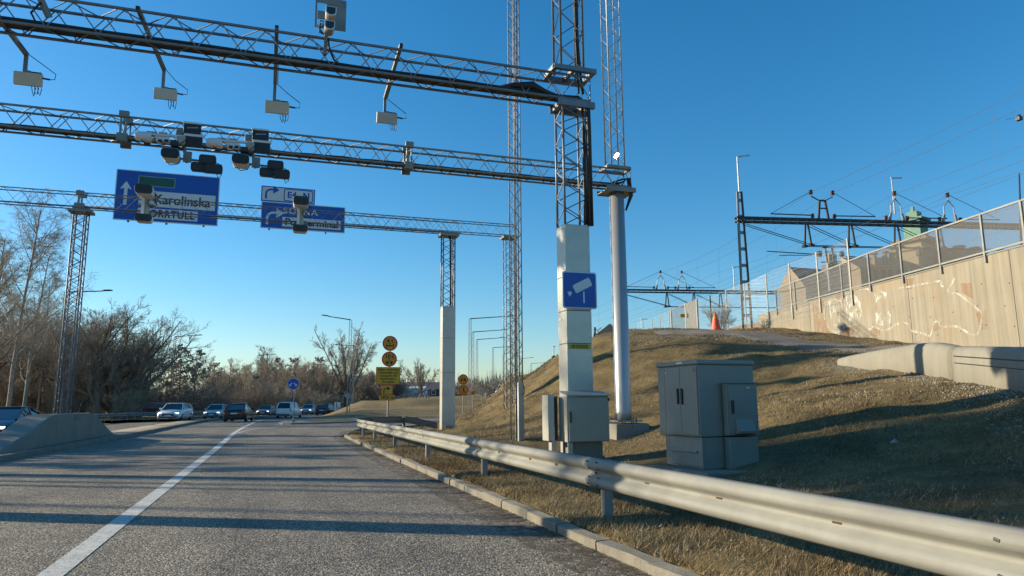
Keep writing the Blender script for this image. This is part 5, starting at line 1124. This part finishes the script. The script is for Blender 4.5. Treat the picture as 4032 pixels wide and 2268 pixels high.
# ------------------------------------------------------------------ cars
LAMP = M('lit_headlamp', (.9,.85,.75), .3, emit=((1.0,.86,.62), 2.2)); TAIL = M('tail_lamp', (.35,.02,.02), .3); CHROME = M('chrome', (.6,.6,.6), .15, 1.0)
PAINTS = {n: M('car_'+n, c, .32, .1, var=.04, coat=.5) for n, c in dict(white=(.80,.79,.75), silver=(.50,.50,.49), black=(.012,.013,.016), grey=(.16,.17,.18), dark=(.03,.035,.04), red=(.22,.03,.02), blueblack=(.012,.018,.035)).items()}
def car(paint, label, px, py, rotz, zoff=0.0, kind='estate', scale=1.0, lit=True, pos=None):
    L, Wd, H = dict(estate=(4.6,1.82,1.48), hatch=(4.45,1.76,1.50), suv=(4.6,1.9,1.68), pickup=(5.1,1.86,1.80), coupe=(4.9,1.9,1.42))[kind]; w = Wd/2
    p = Vector(pos) if pos else at_z(px, py, zoff)
    t = thing('parked_car' if False else 'car', label, 'car', (0, 0, 0), 'cars on the road'); PM = PAINTS[paint]; hb = .95 if kind != 'pickup' else 1.08; hl = L/2
    bl = hb+.06
    st_ = [(-hl,.78,.34,.60),(-hl+.05,.88,.24,.66),(-hl+.3,.97,.2,.74),(-hl+.75,1,.2,.84),(-hl+1.2,1,.2,hb),(0,1,.2,bl),(hl-1.0,1,.2,bl),(hl-.3,.97,.22,bl-.01),(hl-.06,.9,.26,bl-.06),(hl,.82,.36,bl-.16)]
    secs = [[(-w*s*.86,y,z0),(-w*s,y,z0+.14),(-w*s,y,z1-.22),(-w*s*.96,y,z1-.06),(-w*s*.86,y,z1),(w*s*.86,y,z1),(w*s*.96,y,z1-.06),(w*s,y,z1-.22),(w*s,y,z0+.14),(w*s*.86,y,z0)] for y, s, z0, z1 in st_]
    MB().loft(secs).build('body', PM, t, True)
    rb = {'estate': .12, 'hatch': .25, 'suv': .15, 'pickup': .1, 'coupe': .35}[kind]; rf = {'coupe': 2.15}.get(kind, 1.85); rr = {'hatch': 1.15, 'coupe': 1.9, 'estate': .75, 'suv': .7, 'pickup': .45}[kind]
    cab = [(-hl+1.12,.88,hb-.02,hb),(-hl+rf,.86,hb,H-.06),(-hl+rf+.4,.86,bl-.03,H-.03),(.3,.86,bl-.03,H-.03),(hl-rr,.86,bl-.03,H-.09),(hl-rb,.84,bl-.05,bl)]
    def sec(y, s, z0, z1): k = (z1-z0)/(H-bl); ti = s*w*(1-.20*k); return [(-w*s,y,z0),(-ti,y,z1-.01),(ti,y,z1-.01),(w*s,y,z0)]
    MB().loft([sec(*q) for q in cab]).build('windows', MT['glass'], t)
    top = cab[1:5]; m = MB(); m.loft([[(-w*s*.84,y,z1-.015),(-w*s*.70,y,z1+.035),(w*s*.70,y,z1+.035),(w*s*.84,y,z1-.015)] for y, s, z0, z1 in top]); m.build('roof', PM, t, True)
    m = MB()
    for sx in (-1, 1):
        def edge(i, up): y, s, z0, z1 = cab[i]; k = (z1-z0)/(H-bl); return Vector((sx*(w*s*(1-.20*k) if up else w*s), y, (z1 if up else z0)+.0))
        for aa, bb, ww, hh in ((edge(0, True)+Vector((0,0,-.02)), edge(1, True), .07, .06), (edge(5, True)+Vector((0,0,-.02)), edge(4, True), .12, .10), (edge(3, False), edge(3, True), .07, .04)): MB().beam(aa, bb, ww, hh, (0,0,1) if ww != .07 or hh != .04 else (1,0,0)).build('pillar', PM, t)
    for sx in (-1, 1):
        for yy in (-hl+.85, hl-.9):
            q = Vector((sx*(w-.09), yy, .32)); o = MB().lathe([(.20,-.1),(.30,-.1),(.325,-.07),(.325,.07),(.30,.1),(.20,.1)], q, (1,0,0), 18).build('wheel', MT['rubber'], t, True); MB().lathe([(.05,.0),(.2,.0),(.2,.02),(.05,.04)] if sx > 0 else [(.05,-.04),(.2,-.02),(.2,0),(.05,0)], q+Vector((sx*.095,0,0)), (1,0,0), 14).build('rim', CHROME, o)
        MB().obox((sx*(w*.70), -hl+.12, .66), (w*.16,0,0), (0,.06,0), (sx*.01,.05,.045)).build('headlight', LAMP if lit else MT['signwhite'], t, bevel=.02)
        MB().obox((sx*(w*.80), hl-.06, .86), (w*.13,0,0), (0,.06,0), (0,0,.11)).build('tail_light', TAIL, t, bevel=.02)
        MB().obox((sx*(w+.10), -hl+1.55, hb+.06), (.10,0,0), (0,.05,0), (0,0,.075)).build('mirror', PM, t, bevel=.03)
        if kind == 'estate': MB().beam((sx*w*.62, -hl+2.0, H+.03), (sx*w*.62, hl-.95, H-.0), .03, .03).build('roof_rail', CHROME, t)
    MB().box(-w*.5, w*.5, -hl-.006, -hl+.06, .46, .60).build('grille', MT['black'], t); MB().box(-w*.75, w*.75, -hl-.003, -hl+.08, .27, .36).build('air_intake', MT['black'], t)
    MB().box(-.26, .26, -hl-.016, -hl-.008, .40, .5).build('number_plate', MT['signwhite'], t); MB().box(-w*.8, w*.8, hl-.08, hl+.012, .30, .46).build('rear_bumper', MT['black'], t); MB().box(-.26, .26, hl+.001, hl+.016, .62, .73).build('number_plate', MT['signwhite'], t)
    if kind == 'pickup': MB().box(-w*.82, w*.82, hl-.2, hl+.02, .62, 1.05).build('tailgate', PM, t)
    t.location = p; t.rotation_euler = (0, 0, rotz); t.scale = (scale,)*3
car('white', 'white estate car with roof rails coming towards us, leftmost of the traffic', 690, 1657, R(-8), .06, scale=1.08)
car('silver', 'silver saloon with warm headlamps just left of the black hatchback', 853, 1649, R(-10), .04, 'hatch', 1.0)
car('black', 'black hatchback seen from behind beside the white lane line', 940, 1659, R(172), .03, 'hatch', 1.04)
car('grey', 'dark grey estate coming towards us behind the black hatchback', 1050, 1638, R(-14), .0, 'estate', .95)
car('white', 'pale pickup with canopy seen from behind by the blue sign post', 1138, 1645, R(164), .0, 'pickup', .95, False)
car('silver', 'silver car with bright lamps right of the pale pickup', 1218, 1632, R(-18), .0, 'hatch', 1.0)
car('dark', 'dark estate seen from behind left of the white lane sign', 1285, 1635, R(160), .0, 'estate', 1.0, False)
car('silver', 'small distant silver car at the left foot of the grass mound', 1394, 1622, R(-35), .0, 'hatch', 1.0)
car('red', 'distant dark red car half hidden by the grass mound', 1428, 1617, R(-38), .0, 'estate', 1.0, False)
car('blueblack', 'black saloon with bright daytime running lamps behind the median barrier', 0, 0, R(-3), 0, 'coupe', 1.0, True, (-9.95, 33.4, 0))
p = at_d(1985, 1560, 105); car('silver', 'pale silver car high on the ramp right of the round sign', 0, 0, R(-30), 0, 'suv', 1.0, True, p)
# ------------------------------------------------------------------ far buildings and fittings
def plain_house(name, label, px, pyb, d, w, h, l, mat, ridge=1.5, roofmat='roof', turn=0.0, wins=0):
    B = at_d(px, pyb, d); B.z = min(B.z, 1.0); t = thing(name, label, 'building', B)
    ax = (CR*math.cos(turn)+CF*math.sin(turn)); ay = (CF*math.cos(turn)-CR*math.sin(turn)); top = at_d(px, pyb, d).z+h
    house(t, 'b', MT[mat], B, ax, ay, l, w, B.z-1, top, ridge, roofmat)
    for i in range(wins): q = B+ax*(w*((i+.5)/wins-.5))-ay*(l/2+.02); q.z = top-h*.45; o = MB().obox(q, ax*.55, ay*.05, (0,0,.6)).build('window', MT['signwhite'], t); MB().obox(q-ay*.04, ax*.42, ay*.03, (0,0,.46)).build('pane', MT['glass'], o)
    return t
t = plain_house('red_shed', 'low red wooden shed with dark roof behind the guardrail', 640, 1634, 100, 5.0, .9, 4, 'redwood', .9, 'roof', .3)
q = at_d(628, 1626, 97); MB().obox(q, CR*.45, CF*.05, (0,0,.28)).build('window', MT['signwhite'], t)
plain_house('white_hall', 'long low white hall behind the trees and the yellow text sign', 1600, 1556, 150, 8, 1.3, 8, 'white', .5, 'white', 0, 0)
plain_house('low_house', 'low dark-roofed house with small white windows behind the white hall', 1670, 1560, 175, 11, 1.6, 8, 'roof', 1.8, 'roof', 0, 2)
plain_house('white_hall', 'pale building glimpsed between tree trunks behind the traffic', 1190, 1600, 190, 36, 6.0, 10, 'stone', .5, 'roof', 0, 9)
plain_house('pale_hall', 'pale long wall seen through the fan-shaped tree', 1400, 1600, 200, 20, 8.0, 10, 'white', .5, 'roof', 0, 5)
brg = thing('truss_railing', 'grey-green zigzag bridge railing on top of the grass mound', 'railing', at_d(1620, 1575, 108))
pts = [(1500, 1588, 1572), (1560, 1585, 1562), (1600, 1580, 1556), (1640, 1573, 1548), (1690, 1566, 1534)]
A = [at_d(x, b, 108) for x, b, t_ in pts]; Bt = [at_d(x, t_, 108) for x, b, t_ in pts]
for i in range(len(pts)-1):
    MB().beam(Bt[i], Bt[i+1], .12, .12).build('top_rail', MT['galv'], brg); MB().beam(A[i], A[i+1], .12, .12).build('bottom_rail', MT['galv'], brg); m = MB()
    for k in range(4): f0, f1, f2 = k/4, (k+.5)/4, (k+1)/4; m.beam(A[i].lerp(A[i+1], f0), Bt[i].lerp(Bt[i+1], f1), .08, .08); m.beam(Bt[i].lerp(Bt[i+1], f1), A[i].lerp(A[i+1], f2), .08, .08)
    m.build('zigzag', MT['galv'], brg)
for q0, q1 in zip(A, Bt): MB().beam(q0-Vector((0,0,1.6)), q1, .14, .14, (1,0,0)).build('post', MT['galv'], brg)
# climbing ramp with guardrails
rp = [at_d(1915, 1572, 96), at_d(1925, 1562, 100), at_d(1945, 1553, 106), at_d(1985, 1545, 114), at_d(2040, 1535, 125)]
rm = thing('ramp_guardrail', 'curving grey guardrail of the climbing exit ramp behind the embankment', 'guardrail', rp[0])
for i in range(4):
    a, b = rp[i], rp[i+1]
    for up in (0, .35): MB().beam(a+Vector((0,0,up+.4)), b+Vector((0,0,up+.4)), .08, .28).build('beam', MT['rail'], rm)
    MB().beam(a-Vector((0,0,.6)), a+Vector((0,0,1)), .12, .12, (1,0,0)).build('post', MT['galv'], rm)
MB().add([p+o for p in rp for o in (Vector((0,0,.0)), Vector((3.5,9,.15)))], [(2*i, 2*i+2, 2*i+3, 2*i+1) for i in range(4)]).build('ramp', MT['asphalt'], kind='structure')
# ------------------------------------------------------------------ bare trees
def rnd_perp(D, rng):
    r = rng.normal(size=D.shape); r -= D*(r*D).sum(1)[:, None]; return r/np.maximum(np.linalg.norm(r, axis=1), 1e-6)[:, None]
def grow(P, D, L, Rd, S, trop, wob, rng, tip=.35):
    pts = [P]; d = D.copy(); p = P.copy()
    for k in range(S):
        d = d+np.array([0,0,1.0])*trop*(k+1)/S+rng.normal(size=d.shape)*wob; d /= np.linalg.norm(d, axis=1)[:, None]; p = p+d*(L/S)[:, None]; pts.append(p)
    return np.stack(pts, 1), np.linspace(1, tip, S+1)[None]*Rd[:, None]
def tubes(Pts, Rr, ns):
    n, S1, _ = Pts.shape; d = Pts[:, -1]-Pts[:, 0]; d /= np.maximum(np.linalg.norm(d, axis=1), 1e-6)[:, None]
    ref = np.where(abs(d[:, 2:3]) > .8, np.array([[1.0,0,0]]), np.array([[0,0,1.0]])); a = np.cross(d, ref); a /= np.linalg.norm(a, axis=1)[:, None]; b = np.cross(d, a)
    ang = np.arange(ns)*2*np.pi/ns; off = a[:, None, None, :]*np.cos(ang)[None, None, :, None]+b[:, None, None, :]*np.sin(ang)[None, None, :, None]
    V = (Pts[:, :, None, :]+off*Rr[:, :, None, None]).reshape(-1, 3)
    base = (np.arange(n)*S1*ns)[:, None, None]+(np.arange(S1-1)*ns)[None, :, None]; i = np.arange(ns)[None, None, :]; j = (i+1) % ns
    F = np.stack([base+i, base+j, base+ns+j, base+ns+i], -1).reshape(-1, 4); return V, F
def spawn(Pts, L, Rd, n, t0, ang, lr, rr, rng, taper=.5, tmax=1.0):
    m, S1, _ = Pts.shape; par = np.repeat(np.arange(m), n); t = rng.uniform(t0, tmax, len(par)); x = t*(S1-1); k = np.minimum(x.astype(int), S1-2); f = (x-k)[:, None]
    p = Pts[par, k]*(1-f)+Pts[par, k+1]*f; d = Pts[par, k+1]-Pts[par, k]; d /= np.maximum(np.linalg.norm(d, axis=1), 1e-6)[:, None]
    a = np.radians(rng.normal(ang, 9, len(par)))[:, None]; d = d*np.cos(a)+rnd_perp(d, rng)*np.sin(a)
    return p, d, L[par]*lr*(1-taper*t)*rng.uniform(.65, 1.2, len(par)), Rd[par]*rr*(1-.55*t)
KIND = dict(
 round=dict(stem=(.28,.028,8,.0,.06), lv=[(14,.12,50,1.9,.45,5,.10,.10,.4), (9,.2,42,.56,.5,4,.10,.14,.5), (8,.2,42,.55,.5,4,.08,.16,.5), (7,.2,44,.6,.55,3,.04,.2,.5)], bark='bark', twig='twig'),
 birch=dict(stem=(.92,.0095,12,.02,.03), lv=[(36,.2,42,.42,.34,7,.07,.06,.72), (9,.2,44,.42,.45,5,-.10,.10,.4), (16,.2,45,.65,.5,5,-.42,.10,.3)], bark='birch', twig='twig'),
 alder=dict(stem=(.97,.015,12,.01,.03), lv=[(52,.10,74,.40,.30,5,.03,.07,.8), (10,.2,45,.42,.5,4,.03,.14,.5), (9,.2,48,.5,.6,3,.0,.2,.5)], bark='bark', twig='twig', cones=True),
 vase=dict(stem=(.30,.026,8,.0,.04), lv=[(11,.25,26,2.25,.52,8,.02,.04,.25), (12,.2,32,.42,.42,5,.08,.07,.6), (10,.15,36,.5,.5,4,.05,.10,.5), (8,.2,38,.6,.6,3,.03,.14,.5)], bark='bark', twig='twig'),
 oak=dict(stem=(.34,.032,8,.0,.08), lv=[(10,.3,52,1.5,.5,6,.08,.18,.3), (8,.25,48,.55,.5,5,.08,.22,.5), (7,.2,48,.55,.55,4,.05,.25,.5), (5,.2,48,.6,.6,3,.03,.28,.5)], bark='bark_grey', twig='twig'),
 tall=dict(stem=(.9,.013,10,.0,.04), lv=[(28,.24,38,.45,.4,6,.12,.08,.65), (10,.2,40,.5,.5,4,.10,.12,.5), (10,.2,42,.55,.55,4,.06,.16,.5)], bark='bark', twig='twig'),
 high=dict(stem=(.93,.010,10,.0,.03), lv=[(44,.76,60,.21,.45,5,.10,.1,.2), (10,.2,42,.5,.5,4,.08,.14,.5), (10,.2,44,.55,.55,4,.05,.18,.5)], bark='bark', twig='twig'),
 scrub=dict(stem=None, lv=[(7,.1,34,.6,.55,4,.12,.10,.4), (7,.15,38,.55,.55,4,.08,.14,.5), (5,.2,40,.6,.6,3,.05,.2,.5)], bark='bark_grey', twig='twig_pale'))
HT = {}
def make_tree(kind, H, seed, label, group=None, fine=.008, bark=None, twig=None, lean=0.0):
    K = KIND[kind]; rng = np.random.default_rng(seed)
    if K['stem']:
        hs, rs, S, tr, wb = K['stem']; P = np.array([[0,0,-.3]]); D = np.array([[lean,0,1.0]]); D /= np.linalg.norm(D); pts, rad = grow(P, D, np.array([H*hs]), np.array([H*rs]), S, tr, wb*.6, rng, .22 if hs > .6 else .62); rad[:, 0] *= 1.35; Rd = np.array([H*rs]); L = np.array([H*hs]) if hs < .6 else np.array([H])
    else:
        n = 13; a = rng.uniform(0, 2*np.pi, n); P = np.c_[np.cos(a)*rng.uniform(0, .7, n), np.sin(a)*rng.uniform(0, .7, n), np.full(n, -.2)]; D = np.c_[np.cos(a)*.45, np.sin(a)*.45, np.ones(n)]; D /= np.linalg.norm(D, axis=1)[:, None]; L = H*rng.uniform(.6, 1.0, n); Rd = np.full(n, H*.012); pts, rad = grow(P, D, L, Rd, 6, .1, .1, rng)
    MESHES = []
    t = thing('bare_tree' if kind != 'scrub' else 'bare_shrub', label, 'tree' if kind != 'scrub' else 'shrub', (0,0,0), group)
    V, F = tubes(pts, rad, 9 if K['stem'] else 4); MESHES.append(np_mesh('trunk' if K['stem'] else 'stem', V, F, MT[bark or K['bark']], t, True))
    Vs, Fs, off = [], [], 0; Vt, Ft, off2 = [], [], 0
    for li, (n, t0, ang, lr, rr, S, tr, wb, tp) in enumerate(K['lv']):
        p, d, Lc, Rc = spawn(pts, L, Rd, n, t0, ang, lr, rr, rng, tp); Rc = np.maximum(Rc, fine*(1.0 if li else 2)); pts, rad = grow(p, d, Lc, Rc, S, tr, wb, rng, .3 if li < len(K['lv'])-1 else .45); L, Rd = Lc, Rc
        V, F = tubes(pts, rad, 5 if li == 0 else 3)
        if li < 1: Vs.append(V); Fs.append(F+off); off += len(V)
        else: Vt.append(V); Ft.append(F+off2); off2 += len(V)
    MESHES.append(np_mesh('branches', np.concatenate(Vs), np.concatenate(Fs), MT[bark or K['bark']], t, True))
    MESHES.append(np_mesh('crown', np.concatenate(Vt), np.concatenate(Ft), MT[twig or K['twig']], t, False))
    if K.get('cones'):
        q = pts[:, -1][rng.random(len(pts)) < .5]; r = .06+.05*rng.random(len(q)); o = np.array([[1,0,0],[-.5,.87,0],[-.5,-.87,0],[0,0,1.2],[0,0,-1.2]]); V = (q[:, None]+o[None]*r[:, None, None]).reshape(-1, 3); f = np.array([[0,1,3],[1,2,3],[2,0,3],[1,0,4],[2,1,4],[0,2,4]]); F = (np.arange(len(q))[:, None, None]*5+f[None]).reshape(-1, 3); MESHES.append(np_mesh('catkins', V, F, MT['twig'], t))
    zt = np.percentile(np.concatenate(Vt)[:, 2], 99.7); HT[t.name] = H
    for o in MESHES: o.data.transform(Matrix.Scale(H/zt, 4))
    return t
def place(t, px, d, rotz, scale=1.0, label=None, py=None, first=[set()]):
    p = at_d(px, 1600, d); p.z = 0.0 if py is None else at_d(px, py, d).z
    if t.name in first[0]: return dup(t, p, rotz, scale, label)
    first[0].add(t.name); t.location = p; t.rotation_euler = (0,0,rotz); t.scale = (scale,)*3 if not isinstance(scale, tuple) else scale
    if label: t['label'] = label
    return t
def place_xy(t, x, y, rotz, scale, label, group=None):
    return dup(t, (x, y, 0), rotz, scale, label, group)
birchA = make_tree('birch', 20, 3, 'x', fine=.0075); birchB = make_tree('birch', 17, 4, 'x', fine=.0075)
willow = make_tree('round', 13.5, 5, 'x', fine=.008); roundB = make_tree('round', 12, 16, 'x', fine=.009, bark='bark_grey', twig='twig_red')
alder = make_tree('alder', 11.5, 7, 'x', fine=.014, twig='bark'); alderB = make_tree('alder', 12, 27, 'x', fine=.014, twig='bark')
vase = make_tree('vase', 15.5, 8, 'x', fine=.013); oak = make_tree('oak', 9, 9, 'x', fine=.012); tallA = make_tree('tall', 12.5, 10, 'x', fine=.011, twig='twig'); tallB = make_tree('tall', 13, 12, 'x', fine=.012, bark='bark_grey', twig='twig_pale')
scrub = make_tree('scrub', 4.2, 13, 'x', fine=.010); scrubB = make_tree('scrub', 5, 14, 'x', fine=.010, twig='twig_red')
highT = make_tree('high', 18.5, 44, 'x', fine=.024)
farOak = make_tree('oak', 9, 39, 'x', fine=.035, twig='twig_red'); farTall = make_tree('tall', 12.5, 40, 'x', fine=.03); farRound = make_tree('round', 12, 41, 'x', fine=.022)
def top(t, px, d, ytop, rotz, label, group=None, wide=1.0):
    s = (1600-ytop)*d/FPX/HT[t.name.split('.')[0] if t.name not in HT else t.name]; o = place(t, px, d, rotz, (s*wide, s*wide, s), label)
    if group: o['group'] = group
    return o
top(birchA, 30, 58, 640, .3, 'tall birch with drooping twigs at the left edge of the picture'); top(birchB, 95, 66, 880, 1.2, 'birch with long curved side branches just right of the tallest birch'); top(birchA, -90, 64, 760, 2.1, 'birch half cut off by the left edge of the picture'); top(birchB, 150, 78, 1020, 3.1, 'smaller birch left of the leaning lattice mast')
top(willow, 455, 80, 1160, .4, 'large round-crowned bare tree right of the leaning lattice mast', wide=1.0); top(roundB, 300, 78, 1135, 1.0, 'dense reddish bare tree behind the leaning lattice mast'); top(roundB, 190, 84, 1150, 2.2, 'dense reddish bare tree left of the leaning lattice mast'); top(willow, 545, 86, 1225, 2.4, 'spreading bare tree whose boughs reach right of the large round one', wide=.85); top(tallB, 370, 90, 1165, .5, 'pale upright tree between the dense reddish trees'); top(roundB, 60, 88, 1120, 4.0, 'bare tree behind the birches above the black saloon'); top(tallA, 240, 72, 1190, 1.5, 'thin tree before the dense reddish trees'); top(willow, -60, 80, 1100, 5.0, 'bare round tree cut by the left edge behind the birches'); top(oak, 380, 76, 1260, 2.0, 'crooked low tree under the large round-crowned tree'); top(tallA, 520, 84, 1240, 3.3, 'upright tree inside the right side of the large round crown')
top(alder, 705, 98, 1318, .5, 'dark alder with layered horizontal branches, left of two'); top(alderB, 765, 104, 1345, 2.0, 'dark alder with layered horizontal branches, right of two'); top(alder, 650, 112, 1390, 3.0, 'smaller dark alder behind the street lamp')
top(tallB, 1045, 140, 1335, .2, 'pale fine-twigged tree standing above the others in mid distance', wide=1.2); top(vase, 1362, 125, 1240, .7, 'tall fan-shaped bare tree right of the blue arrow sign', wide=.85)
W_LAB = 'bare brown tree in the belt of trees behind the traffic'
rr = random.Random(5)
for i, px in enumerate(range(800, 1350, 15)): top([tallA, tallB, oak, roundB, alderB][i % 5], px+rr.uniform(-8, 8), rr.uniform(118, 165), rr.uniform(1380, 1455), rr.uniform(0, 6), W_LAB, 'belt of bare trees behind the traffic')
for i, px in enumerate(range(1430, 1560, 18)): top([oak, farTall, farRound][i % 3], px, rr.uniform(120, 150), rr.uniform(1410, 1455), rr.uniform(0, 6), 'bare spreading tree between the fan-shaped tree and the yellow signs', 'trees behind the yellow signs')
place(vase, 1655, 112, 2.0, .42, 'small multi-stemmed tree on the mound left of the white pillar', 1572)
for i in range(76): px = 1530+i*8.5+rr.uniform(-9, 9); top([farOak, farTall, farOak, farRound][i % 4], px, rr.uniform(175, 265), rr.uniform(1480, 1520), rr.uniform(0, 6), 'grey-brown tree of the wooded hill behind the white pillar', 'trees of the wooded hill', 1.3)
for i in range(50):
    px = rr.choice([rr.uniform(-60, 640), rr.uniform(560, 1330), rr.uniform(560, 1330)]); d = rr.uniform(74, 92) if px < 560 else rr.uniform(104, 122); o = place([scrub, scrubB][i % 2], px, d, rr.uniform(0, 6), rr.uniform(.7, 1.25), 'bare thicket shrub at the foot of the trees beyond the guardrail'); o['group'] = 'thicket beyond the guardrail'
for i in range(24): top([tallA, roundB, oak, tallB][i % 4], -60+i*26+rr.uniform(-10, 10), rr.uniform(96, 130), rr.uniform(1250, 1370), rr.uniform(0, 6), 'bare tree of the dense wood behind the front row at left', 'dense wood at left')
place(scrub, 2850, 41, 1.0, .42, 'small bare bush at the top of the embankment beside the cone', 1300)
# trees left of the picture, on the same verge: they throw the long shadows across road and embankment
highT.location = (-26.5, 28.0, 0); highT['label'] = 'bare high-crowned tree on the verge left of the picture'; highT['group'] = 'trees left of the picture'
for x, y, r_, sc in ((-28.5,29.8,1.1,1.02),(-25,28.9,2.3,.92),(-30.5,28.4,3.6,1.05)): place_xy(highT, x, y, r_, sc, 'bare high-crowned tree on the verge left of the picture', 'trees left of the picture')
for i, (x, y, s, sc) in enumerate(((-26.5,33,alderB,.88),(-22,34.5,alderB,.75),(-24,48,alder,1.0),(-31,42.5,birchB,.9),(-20,61,tallB,1.0),(-22,40,alderB,.8))):
    place_xy(s, x, y, i*1.3, sc, 'bare tree on the verge left of the picture', 'trees left of the picture')
# far wood that closes the view
def far_wood():
    rng = np.random.default_rng(3); n = 26000; a = rng.uniform(R(-75), R(85), n); d = rng.uniform(270, 360, n); x = np.sin(a)*d; y = np.cos(a)*d; h = rng.uniform(4, 13, n)*(.75+.5*np.sin(a*23)*.4+.25*np.sin(a*7)); w = rng.uniform(.12, .5, n)
    rx, ry = np.cos(a)*w, -np.sin(a)*w; lean = rng.normal(0, 1.0, (n, 2)); z0 = rng.uniform(-.3, 3, n)
    V = np.stack([np.c_[x-rx, y-ry, z0], np.c_[x+rx, y+ry, z0], np.c_[x+lean[:, 0], y+lean[:, 1], z0+h]], 1).reshape(-1, 3)
    np_mesh('far_wood', V, np.arange(3*n).reshape(-1, 3), MT['twig'], None, kind='stuff', label='far brown wood closing the horizon', cat='wood')
far_wood()
# ------------------------------------------------------------------ grass, gravel, stones
def blades(name, x, y, h, w, label, mat):
    n = len(x); z = hz(x, y)-.015; a = RNG.uniform(0, 2*np.pi, n); ln = RNG.normal(0, .45, (n, 2))*h[:, None]+np.array([.25, -.1])*h[:, None]
    V = np.stack([np.c_[x-np.cos(a)*w, y-np.sin(a)*w, z], np.c_[x+np.cos(a)*w, y+np.sin(a)*w, z], np.c_[x+ln[:, 0], y+ln[:, 1], z+h*RNG.uniform(.5, 1, n)]], 1).reshape(-1, 3)
    np_mesh(name, V, np.arange(3*n).reshape(-1, 3), mat, None, kind='stuff', label=label, cat='grass')
def pathdist(x, y):
    P = spline(PATH, .6); return np.sqrt(((np.c_[x, y][:, None, :]-P[None])**2).sum(-1)).min(1)
BARP = spline([(9.2,4.1),(13,9.5),(15.5,13.1),(16.85,15),(18.05,19.4)], .5)
def bardist(x, y): return np.sqrt(((np.c_[x, y][:, None, :]-BARP[None])**2).sum(-1)).min(1)
def keep(x, y, wet=True):
    k = pathdist(x, y) > 1.5; k &= bardist(x, y) > .55+.5*vnoise(x, y, .9, 21)
    k &= ~((x > 6.25) & (x < 8.6) & (y > 9.6) & (y < 12.2)); k &= ~((x > 5.5) & (x < 6.5) & (y > 12.9) & (y < 14.1)); k &= ~((x > 9.2) & (x < 10.8) & (y > 18.5) & (y < 20)); k &= (x-WA.x)*_wn.x+(y-WA.y)*_wn.y < -.1
    return k & (x > interp(y, TOE)+.0)
def scatter(n, x0, x1, y0, y1, clump, seed):
    x = RNG.uniform(x0, x1, n); y = RNG.uniform(y0, y1, n); g = vnoise(x, y, clump, seed)+.6*vnoise(x, y, clump*.4, seed+1); k = (RNG.random(n) < np.clip(.55+g*1.3, .08, 1)) & keep(x, y); return x[k], y[k]
x, y = scatter(90000, 3.17, 4.6, 1.5, 20, .5, 31); blades('verge_grass', x, y, RNG.uniform(.04, .13, len(x)), RNG.uniform(.002, .0045, len(x)), 'dry grass on the verge under the guardrail', MT['blade'])
x, y = scatter(40000, 3.2, 9, 20, 38, .8, 33); blades('verge_grass', x, y, RNG.uniform(.05, .13, len(x)), RNG.uniform(.004, .010, len(x)), 'dry grass on the verge between the pillars', MT['blade'])
x, y = scatter(150000, 4.6, 13, 2, 17, .9, 35); blades('slope_grass', x, y, RNG.uniform(.03, .10, len(x)), RNG.uniform(.003, .007, len(x)), 'matted dry grass on the lower embankment', MT['blade'])
x, y = scatter(170000, 9, 27, 3, 36, 1.2, 37); blades('slope_grass', x, y, RNG.uniform(.04, .11, len(x)), RNG.uniform(.005, .012, len(x)), 'dry yellow grass on the upper embankment', MT['blade'])
x, y = scatter(60000, 8, 30, 32, 80, 2.0, 39); blades('slope_grass', x, y, RNG.uniform(.08, .2, len(x)), RNG.uniform(.01, .025, len(x)), 'dry grass on the far end of the embankment', MT['blade'])
def pebbles(name, x, y, r, label, zoff=0.0, kind='stuff', cat='gravel'):
    n = len(x); o = np.array([[1,0,0],[-.5,.87,0],[-.5,-.87,0],[0,0,.7],[0,0,-.7]])*1.0; a = RNG.uniform(0, 6.28, n); c, s = np.cos(a), np.sin(a); q = o[None]*r[:, None, None]*RNG.uniform(.6, 1.4, (n, 5, 1)); qx = q[..., 0]*c[:, None]-q[..., 1]*s[:, None]; qy = q[..., 0]*s[:, None]+q[..., 1]*c[:, None]
    V = np.stack([x[:, None]+qx, y[:, None]+qy, (hz(x, y)+zoff)[:, None]+q[..., 2]], -1).reshape(-1, 3); f = np.array([[0,1,3],[1,2,3],[2,0,3],[1,0,4],[2,1,4],[0,2,4]]); F = (np.arange(n)[:, None, None]*5+f[None]).reshape(-1, 3)
    np_mesh(name, V, F, MT['pebble'], None, kind=kind, label=label, cat=cat)
x = RNG.uniform(8, 19, 60000); y = RNG.uniform(4, 20.5, 60000); d = bardist(x, y); k = (RNG.random(len(x)) < np.clip(1.2-d/1.1, 0, 1)*(.5+vnoise(x, y, .8, 51))); pebbles('gravel', x[k], y[k], RNG.uniform(.012, .034, k.sum()), 'grey gravel along the foot of the concrete barrier')
x = RNG.uniform(14, 26, 40000); y = RNG.uniform(8, 33, 40000); d = pathdist(x, y); k = (d < 2.3) & (RNG.random(len(x)) < np.where((d > 1.1), .8, .15)); pebbles('gravel', x[k], y[k], RNG.uniform(.010, .03, k.sum()), 'loose stones along the gravel path', .03)
x = RNG.uniform(3.3, 14, 2600); y = RNG.uniform(2, 22, 2600); k = keep(x, y); pebbles('leaf_litter', x[k], y[k], RNG.uniform(.006, .018, k.sum()), 'pale leaf and stone litter scattered over the grass', .03)
for i, (x, y) in enumerate(((9.1, 6.3), (8.2, 5.6), (10.4, 7.2), (9.8, 9.4))): pebbles('stone', np.array([x]), np.array([y]), np.array([.09]), ['pale stone', 'grey stone', 'small pale stone', 'grey lump'][i]+' lying in the shaded grass of the lower slope', 0.0, None, 'stone')
